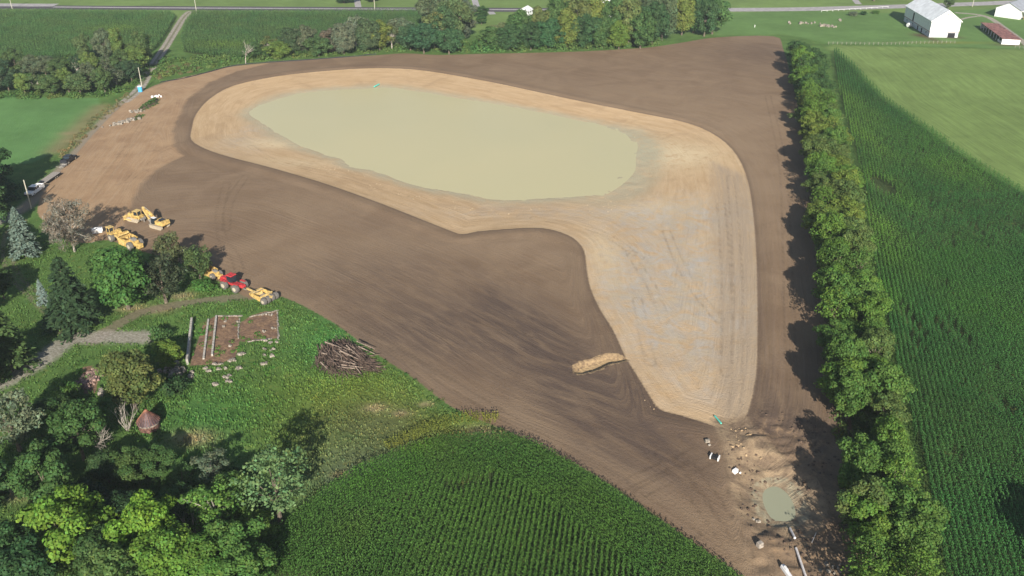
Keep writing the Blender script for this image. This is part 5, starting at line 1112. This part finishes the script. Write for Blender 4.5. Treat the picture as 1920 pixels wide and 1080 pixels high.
# rusty grain bin
t = thing('grain_bin', 'rusty round grain bin with a steep ribbed conical roof, among trees', 'grain bin', at(281,803), 0)
mb = MB().cyl((0, 0, 0), (0, 0, 1.7), 1.8, n=24, caps=False); mb.build('wall', simple('dull_rust', (0.17, 0.09, 0.07), 0.85, var=0.4), t, smooth=False)
MB().cyl((0, 0, 1.25), (0, 0, 1.6), 1.84, n=24, caps=False).build('band', M['stone'], t)
mb = MB().cyl((0, 0, 1.65), (0, 0, 3.9), 2.05, 0.22, 24); rf = mb.build('roof', simple('brown_tin', (0.10, 0.07, 0.075), 0.5, metal=0.2, var=0.3), t)
mb = MB()
for i in range(24):
    a = i*math.pi/12; mb.cyl((2.05*math.cos(a), 2.05*math.sin(a), 1.68), (0.25*math.cos(a), 0.25*math.sin(a), 3.92), 0.03, n=4)
mb.build('rib', M['rust'], rf); MB().cyl((0, 0, 3.9), (0, 0, 4.1), 0.3, 0.2, 10).build('vent_cap', M['rust'], rf)

# loose clods and stones on the churned ground
def clods(label, pg, dens, size, mat, seed, name='soil_clods'):
    rng = np.random.default_rng(seed); c = scatter(pg, dens, seed); ok = (sdf(c[:, 0], c[:, 1], WAT2, 5) < -0.6) & (sdf(c[:, 0], c[:, 1], WATER, 5) < -0.8) & (vnoise(c[:, 0], c[:, 1], 4, seed) > 0.45); c = c[ok]; n = len(c); z = height(c[:, 0], c[:, 1]); s_ = rng.uniform(*size, n)**1.3
    cb = np.array([(-1, -1, -.4), (1, -1, -.4), (1, 1, -.4), (-1, 1, -.4), (-.6, -.6, .5), (.6, -.6, .5), (.6, .6, .5), (-.6, .6, .5)])*0.5
    a = rng.uniform(0, 6.28, n); v = cb[None]*(1+rng.normal(size=(n, 8, 3))*0.18)*s_[:, None, None]; x = v[..., 0]*np.cos(a)[:, None]-v[..., 1]*np.sin(a)[:, None]; y = v[..., 0]*np.sin(a)[:, None]+v[..., 1]*np.cos(a)[:, None]
    V = np.stack([x+c[:, 0:1], y+c[:, 1:2], v[..., 2]+z[:, None]], -1).reshape(-1, 3); q = np.array([(4, 5, 6, 7), (0, 1, 5, 4), (1, 2, 6, 5), (2, 3, 7, 6), (3, 0, 4, 7)])
    tag(link(name, mesh_np(name, V, (q[None]+np.arange(n)[:, None, None]*8).reshape(-1, 4), mat)), label, 'clods', kind='stuff')
clods('dark soil clods scattered on the churned ground around the puddle', PITZONE, 0.55, (0.15, 0.75), simple('clod', (0.13, 0.09, 0.065), 0.95, var=0.3), 71)
clods('pale clay lumps along the lower tip of the clay basin and the neck', poly([(1215,745),(1240,770),(1330,798),(1400,800),(1450,850),(1400,880),(1350,850),(1330,808),(1230,782),(1205,750)]), 0.8, (0.15, 0.7), simple('clay_lump', (0.42, 0.30, 0.18), 0.95, var=0.3), 72, 'clay_lumps')
clods('small pale lumps along the foot of the pond bank', poly([(470,232),(560,275),(640,305),(740,345),(860,372),(1000,385),(1120,375),(1200,340),(1230,260),(1215,330),(1140,395),(1000,402),(840,392),(700,350),(540,300),(450,240)]), 0.25, (0.15, 0.55), simple('pale_lump', (0.55, 0.43, 0.28), 0.95, var=0.3), 73, 'clay_lumps')

# ------------------------------------------------------------------ farm buildings
def g2(px, py): p = P(px, py); return Vector((p[0], p[1], 0))
def barn():
    A = g2(1741, 70); B = g2(1788, 65.5); D = g2(1693.5, 39.5)       # front left, front right, back left corners
    ax_ = (A-D); Ln = ax_.length; h = math.atan2(ax_.y, ax_.x)        # local +x = towards the viewer-side gable
    W = (B-A).length; side = Vector((math.cos(h), math.sin(h), 0)).cross(Vector((0, 0, 1)))
    W = 14.0; ctr = D+ax_*0.5-side*(-W/2) if side.dot(B-A) > 0 else D+ax_*0.5+side*(-W/2)
    s_ = 1 if side.dot(B-A) > 0 else -1
    ctr = D+ax_*0.5+side*s_*W/2
    t = thing('barn', 'tall white bank barn with a pale tin gable roof beside the road', 'barn', ctr, h)
    L2, W2, E, Rg = Ln/2, W/2, 8.0, 13.0
    yl = -s_*-1
    # in local axes the long shaded wall is at y = +W2 if side*s_ maps to local -y
    ls = 1 if Vector((math.sin(h)*-1, math.cos(h), 0)).dot(side*s_) < 0 else -1
    mb = MB(); mb.add([(-L2, -W2, 2.6), (L2, -W2, 2.6), (L2, W2, 2.6), (-L2, W2, 2.6), (-L2, -W2, E), (L2, -W2, E), (L2, W2, E), (-L2, W2, E), (-L2, 0, Rg), (L2, 0, Rg)],
       [(0, 1, 5, 4), (2, 3, 7, 6), (1, 2, 6, 9, 5), (3, 0, 4, 8, 7), (0, 3, 2, 1)]); mb.build('wall', M['wallboard'], t)
    MB().box((0, 0, 1.3), (Ln-0.3, W-0.3, 2.6)).build('foundation_wall', simple('whitewashed_block', (0.62, 0.64, 0.68), 0.8, var=0.12), t)
    MB().box((0, ls*W2, 2.7), (Ln+0.1, 0.16, 0.2)).box((L2, 0, 2.7), (0.16, W+0.1, 0.2)).build('red_trim', simple('faded_red_trim', (0.35, 0.14, 0.13), 0.8), t)
    o = 0.45; k = (Rg-E)/W2
    for s in (-1, 1):
        r_ = MB(); y1 = s*(W2+o); z1 = E-k*o
        r_.add([(-L2-o, 0, Rg+0.16), (L2+o, 0, Rg+0.16), (L2+o, y1, z1+0.16), (-L2-o, y1, z1+0.16), (-L2-o, 0, Rg+0.02), (L2+o, 0, Rg+0.02), (L2+o, y1, z1+0.02), (-L2-o, y1, z1+0.02)], [(0, 1, 2, 3), (7, 6, 5, 4), (0, 4, 5, 1), (2, 6, 7, 3), (1, 5, 6, 2), (3, 7, 4, 0)])
        r_ = r_.build('roof', M['tinroof'], t)
        m2 = MB()
        for i in range(int(Ln/0.9)):
            x = -L2+0.4+i*0.9; m2.add([(x, 0, Rg+0.17), (x+0.08, 0, Rg+0.17), (x+0.08, y1, z1+0.17), (x, y1, z1+0.17), (x, 0, Rg+0.22), (x+0.08, 0, Rg+0.22), (x+0.08, y1, z1+0.22), (x, y1, z1+0.22)], [(4, 5, 6, 7), (0, 1, 5, 4), (1, 2, 6, 5), (3, 0, 4, 7), (2, 3, 7, 6)])
        m2.build('roof_seam', M['tinroof'], r_)
    yw = ls*(W2+0.02)
    MB().box((-L2*0.30, yw, 4.9), (1.6, 0.12, 4.0)).build('loft_door', M['dark'], t)
    for x, w_ in ((L2*0.12, 1.1), (L2*0.42, 1.2)): MB().box((x, yw-ls*0.1, 1.1), (w_, 0.14, 2.1)).build('stable_door', M['dark'], t)
    for x in (-L2*0.75, -L2*0.3, L2*0.75): MB().box((x, yw-ls*0.1, 1.6), (0.7, 0.14, 0.6)).build('window', M['glass'], t)
    MB().box((L2+0.02, -ls*W2*0.52, 1.15), (0.14, 3.4, 2.2)).build('stable_door', M['dark'], t)
    MB().box((L2+0.03, 0, 11.1), (0.12, 0.5, 1.1)).build('gable_vent', M['steel'], t)
    for s in (-1, 1):
        m2 = MB(); y1 = s*(W2+o); z1 = E-k*o
        m2.add([(L2+o, 0, Rg+0.1), (L2+o+0.05, 0, Rg+0.1), (L2+o+0.05, y1, z1+0.1), (L2+o, y1, z1+0.1), (L2+o, 0, Rg-0.3), (L2+o+0.05, 0, Rg-0.3), (L2+o+0.05, y1, z1-0.3), (L2+o, y1, z1-0.3)], [(0, 1, 2, 3), (1, 5, 6, 2), (0, 3, 7, 4), (5, 4, 7, 6)]); m2.build('barge_board', M['white'], t)
    # yard tank and gutter pipe
    return t
barn()
o = MB().cyl((-1.1, 0, 1.15), (1.1, 0, 1.15), 1.1, n=20).build('round_bale', M['white'], None, bevel=0.2); o.location = g2(1704, 51); o.rotation_euler = (0, 0, 0.5); tag(o, 'white wrapped round bale lying against the shaded long wall of the barn', 'bale')

def barn2():
    A = g2(1864, 30.5); B = g2(1911, 37); d = (B-A); W = d.length; fw = d.normalized(); h = math.atan2(fw.y, fw.x)
    back = Vector((-fw.y, fw.x, 0));  back = back if back.y > 0 else -back
    s_ = 1 if Vector((-math.sin(h), math.cos(h), 0)).dot(back) > 0 else -1
    t = thing('machine_shed', 'white gabled machine shed with a grey roof at the top right corner', 'shed', A+d*0.5+back*0, h)
    E, Rg, Ln = 4.6, 7.8, 22.0; W2 = W/2; y1 = s_*Ln
    MB().add([(-W2, 0, 0), (W2, 0, 0), (W2, y1, 0), (-W2, y1, 0), (-W2, 0, E), (W2, 0, E), (W2, y1, E), (-W2, y1, E), (0, 0, Rg), (0, y1, Rg)], [(0, 1, 5, 8, 4), (3, 7, 9, 6, 2), (0, 4, 7, 3), (1, 2, 6, 5), (0, 3, 2, 1)]).build('wall', M['wallboard'], t)
    k = (Rg-E)/W2
    for s in (-1, 1):
        x1 = s*(W2+0.4); z1 = E-k*0.4; ya, yb = -s_*0.4, y1+s_*0.4
        MB().add([(0, ya, Rg+0.16), (0, yb, Rg+0.16), (x1, yb, z1+0.16), (x1, ya, z1+0.16), (0, ya, Rg+0.02), (0, yb, Rg+0.02), (x1, yb, z1+0.02), (x1, ya, z1+0.02)], [(0, 1, 2, 3), (7, 6, 5, 4), (0, 4, 5, 1), (2, 6, 7, 3), (1, 5, 6, 2), (3, 7, 4, 0)]).build('roof', M['greyroof'], t)
    MB().box((W2+3.2, s_*6, 3.9), (6.4, 11, 0.2), ry=0.06).build('lean_to_roof', M['white'], t)
    for y in (0.8, 6, 11.2): MB().cyl((W2+6.1, s_*y, 0), (W2+6.1, s_*y, 3.8), 0.12, n=6).build('post', M['wood'], t)
    MB().box((-W2*0.78, -s_*0.03, 1.2), (1.0, 0.1, 2.2)).build('door', M['wallboard'], t)
    h2 = h; p = A+d*0.5+Vector((math.cos(h)*(W2+2.6), math.sin(h)*(W2+2.6), 0))+back*2.5
    q = thing('farm_implement', 'rusty yellow and red farm implement under the machine shed lean-to', 'farm implement', p, h+0.3)
    MB().box((0, 0, 1.2), (3.0, 1.4, 0.5)).box((0.4, 0, 1.8), (1.2, 1.0, 0.9), top=(0.6, 0.6)).build('frame', M['yellow'], q)
    for i in range(5): MB().cyl((-1.3+i*0.65, -0.9, 0.2), (-1.1+i*0.65, -0.8, 2.1), 0.1, n=6).build('tine', M['yellow'], q)
    MB().box((0, 0.7, 0.7), (2.6, 0.5, 0.6)).build('hopper', M['rust'], q)
barn2()
def lowshed():
    A = g2(1877.3, 83); B = g2(1901.5, 82.5); D = g2(1837.5, 52.5)
    ax_ = A-D; Ln = ax_.length; h = math.atan2(ax_.y, ax_.x); n = Vector((-math.sin(h), math.cos(h), 0)); s_ = 1 if n.dot(B-A) > 0 else -1; W = 8.0
    t = thing('cattle_shed', 'long low open shed with a rusty red roof and white end wall', 'shed', D+ax_*0.5+n*s_*W/2, h)
    MB().box((Ln/2-0.1, 0, 1.2), (0.2, W, 2.4)).build('end_wall', M['wallboard'], t); MB().box((-Ln/2+0.1, 0, 1.2), (0.2, W, 2.4)).build('end_wall', M['wallboard'], t)
    MB().box((0, s_*(W/2-0.1), 1.2), (Ln-0.5, 0.18, 2.4)).build('back_wall', M['wood'], t)
    r_ = MB().box((0, 0, 2.6), (Ln+0.6, W+0.7, 0.16)).build('roof', M['redroof'], t); r_.rotation_euler = (s_*-0.03, 0, 0)
    for i in range(9): MB().box((-Ln/2+1+i*(Ln-2)/8, -s_*(W/2-0.15), 1.25), (0.25, 0.25, 2.5)).build('post', M['white'], t)
    for i in range(4): MB().box((Ln/2-1.5-i*1.6, -s_*(W/2-0.1), 0.6), (1.1, 0.1, 1.0)).build('panel', M['white'], t)
lowshed()
def farfence(label, pts, n):
    p = smooth_open(poly(pts), 4); sg = np.linalg.norm(np.diff(p, axis=0), axis=1); cm = np.concatenate([[0], np.cumsum(sg)]); o0 = p[0]
    t = thing('wire_fence', label, 'fence', (o0[0], o0[1], 0)); q = [(np.interp(s_, cm, p[:, 0])-o0[0], np.interp(s_, cm, p[:, 1])-o0[1]) for s_ in np.linspace(0, cm[-1], n)]
    for x, y in q: MB().box((x, y, 0.6), (0.12, 0.12, 1.2)).build('post', M['wood'], t)
    mb = MB()
    for z in (0.5, 0.85, 1.2): mb.tube([(x, y, z) for x, y in q], [0.015]*n, 4)
    mb.build('wire', M['steel'], t)
farfence('wire fence with pale posts across the grass below the white barn', [(1553,83),(1600,83.5),(1660,84),(1720,82),(1790,81)], 30)
farfence('white rail fence at the right edge below the cattle shed', [(1903,90),(1930,92),(1960,94)], 8)
o = MB()
for a, b in (((1540,22.5),(1665,14.5)),):
    p, q = g2(*a), g2(*b); 
    pts = [p.lerp(q, i/12) for i in range(13)]; m0 = p
    o.tube([v-m0+Vector((0, 0, 0.7)) for v in pts], [0.08]*13, 6)
    for v in pts: o.cyl(v-m0, v-m0+Vector((0, 0, 0.8)), 0.1, n=6)
o = o.build('guard_rail', M['white'], None); o.location = g2(1540, 22.5); tag(o, 'white guard rail along the near edge of the road left of the barn', 'guard rail')
rocks('lumber_pile', 'pale scattered lumber and stones on the grass above the tree row end', 1502, 44, 12, (5.0, 0.9), (0.5, 1.6), M['stone'], 'lumber pile', 91)
rocks('rock_pile', 'low pale heap on the grass between the tree row and the barn', 1551, 50, 16, (1.6, 1.6), (0.6, 1.6), M['stone'], 'rock pile', 92)
rocks('rock_pile', 'smallest pale heap on the grass, up and right of the low pale heap', 1573, 38, 5, (0.9, 0.9), (0.6, 1.3), M['stone'], 'rock pile', 93)
o = MB().box((0, 0, 0.6), (0.25, 0.25, 1.2)).build('marker_post', M['white'], None); o.location = g2(1415, 51); tag(o, 'small white post on the grass right of the far grove', 'post')
# white houses half hidden behind the tall far grove
def house(label, px, py, rz, W=9, Ln=12, E=5.2, Rg=8.4):
    t = thing('house', label, 'house', g2(px, py), rz); L2, W2 = Ln/2, W/2
    MB().add([(-L2, -W2, 0), (L2, -W2, 0), (L2, W2, 0), (-L2, W2, 0), (-L2, -W2, E), (L2, -W2, E), (L2, W2, E), (-L2, W2, E), (-L2, 0, Rg), (L2, 0, Rg)], [(0, 1, 5, 4), (2, 3, 7, 6), (1, 2, 6, 9, 5), (3, 0, 4, 8, 7)]).build('wall', M['wallboard'], t)
    k = (Rg-E)/W2
    for s in (-1, 1): MB().add([(-L2-.4, 0, Rg+.15), (L2+.4, 0, Rg+.15), (L2+.4, s*(W2+.4), E-k*.4+.15), (-L2-.4, s*(W2+.4), E-k*.4+.15), (-L2-.4, 0, Rg), (L2+.4, 0, Rg), (L2+.4, s*(W2+.4), E-k*.4), (-L2-.4, s*(W2+.4), E-k*.4)], [(0, 1, 2, 3), (7, 6, 5, 4), (2, 6, 7, 3), (1, 5, 6, 2), (3, 7, 4, 0)]).build('roof', M['white'], t)
    for x in (-3.5, 0, 3.5): MB().box((x, -W2-0.02, 2.6), (1.1, 0.1, 1.4)).build('window', M['glass'], t)
house('small white house showing between the crowns of the tall far grove', 1122, 30, 0.4)
house('small white garage behind the left end of the tall far grove', 985, 29, 1.2, 6, 7, 3.0, 4.6)
# ------------------------------------------------------------------ air
b = MB().box((0, 340, 48), (2400, 1500, 108)); hz_ = b.build('haze', bpy.data.materials.new('haze_air'), None); tag(hz_, kind='stuff')
hm = hz_.data.materials[0]; hm.use_nodes = True; t_ = hm.node_tree; t_.nodes.remove(t_.nodes['Principled BSDF']); pv = t_.nodes.new('ShaderNodeVolumePrincipled')
pv.inputs['Density'].default_value = 0.00014; pv.inputs['Color'].default_value = (0.80, 0.90, 1.0, 1); pv.inputs['Anisotropy'].default_value = 0.1
t_.links.new(pv.outputs[0], t_.nodes['Material Output'].inputs['Volume'])
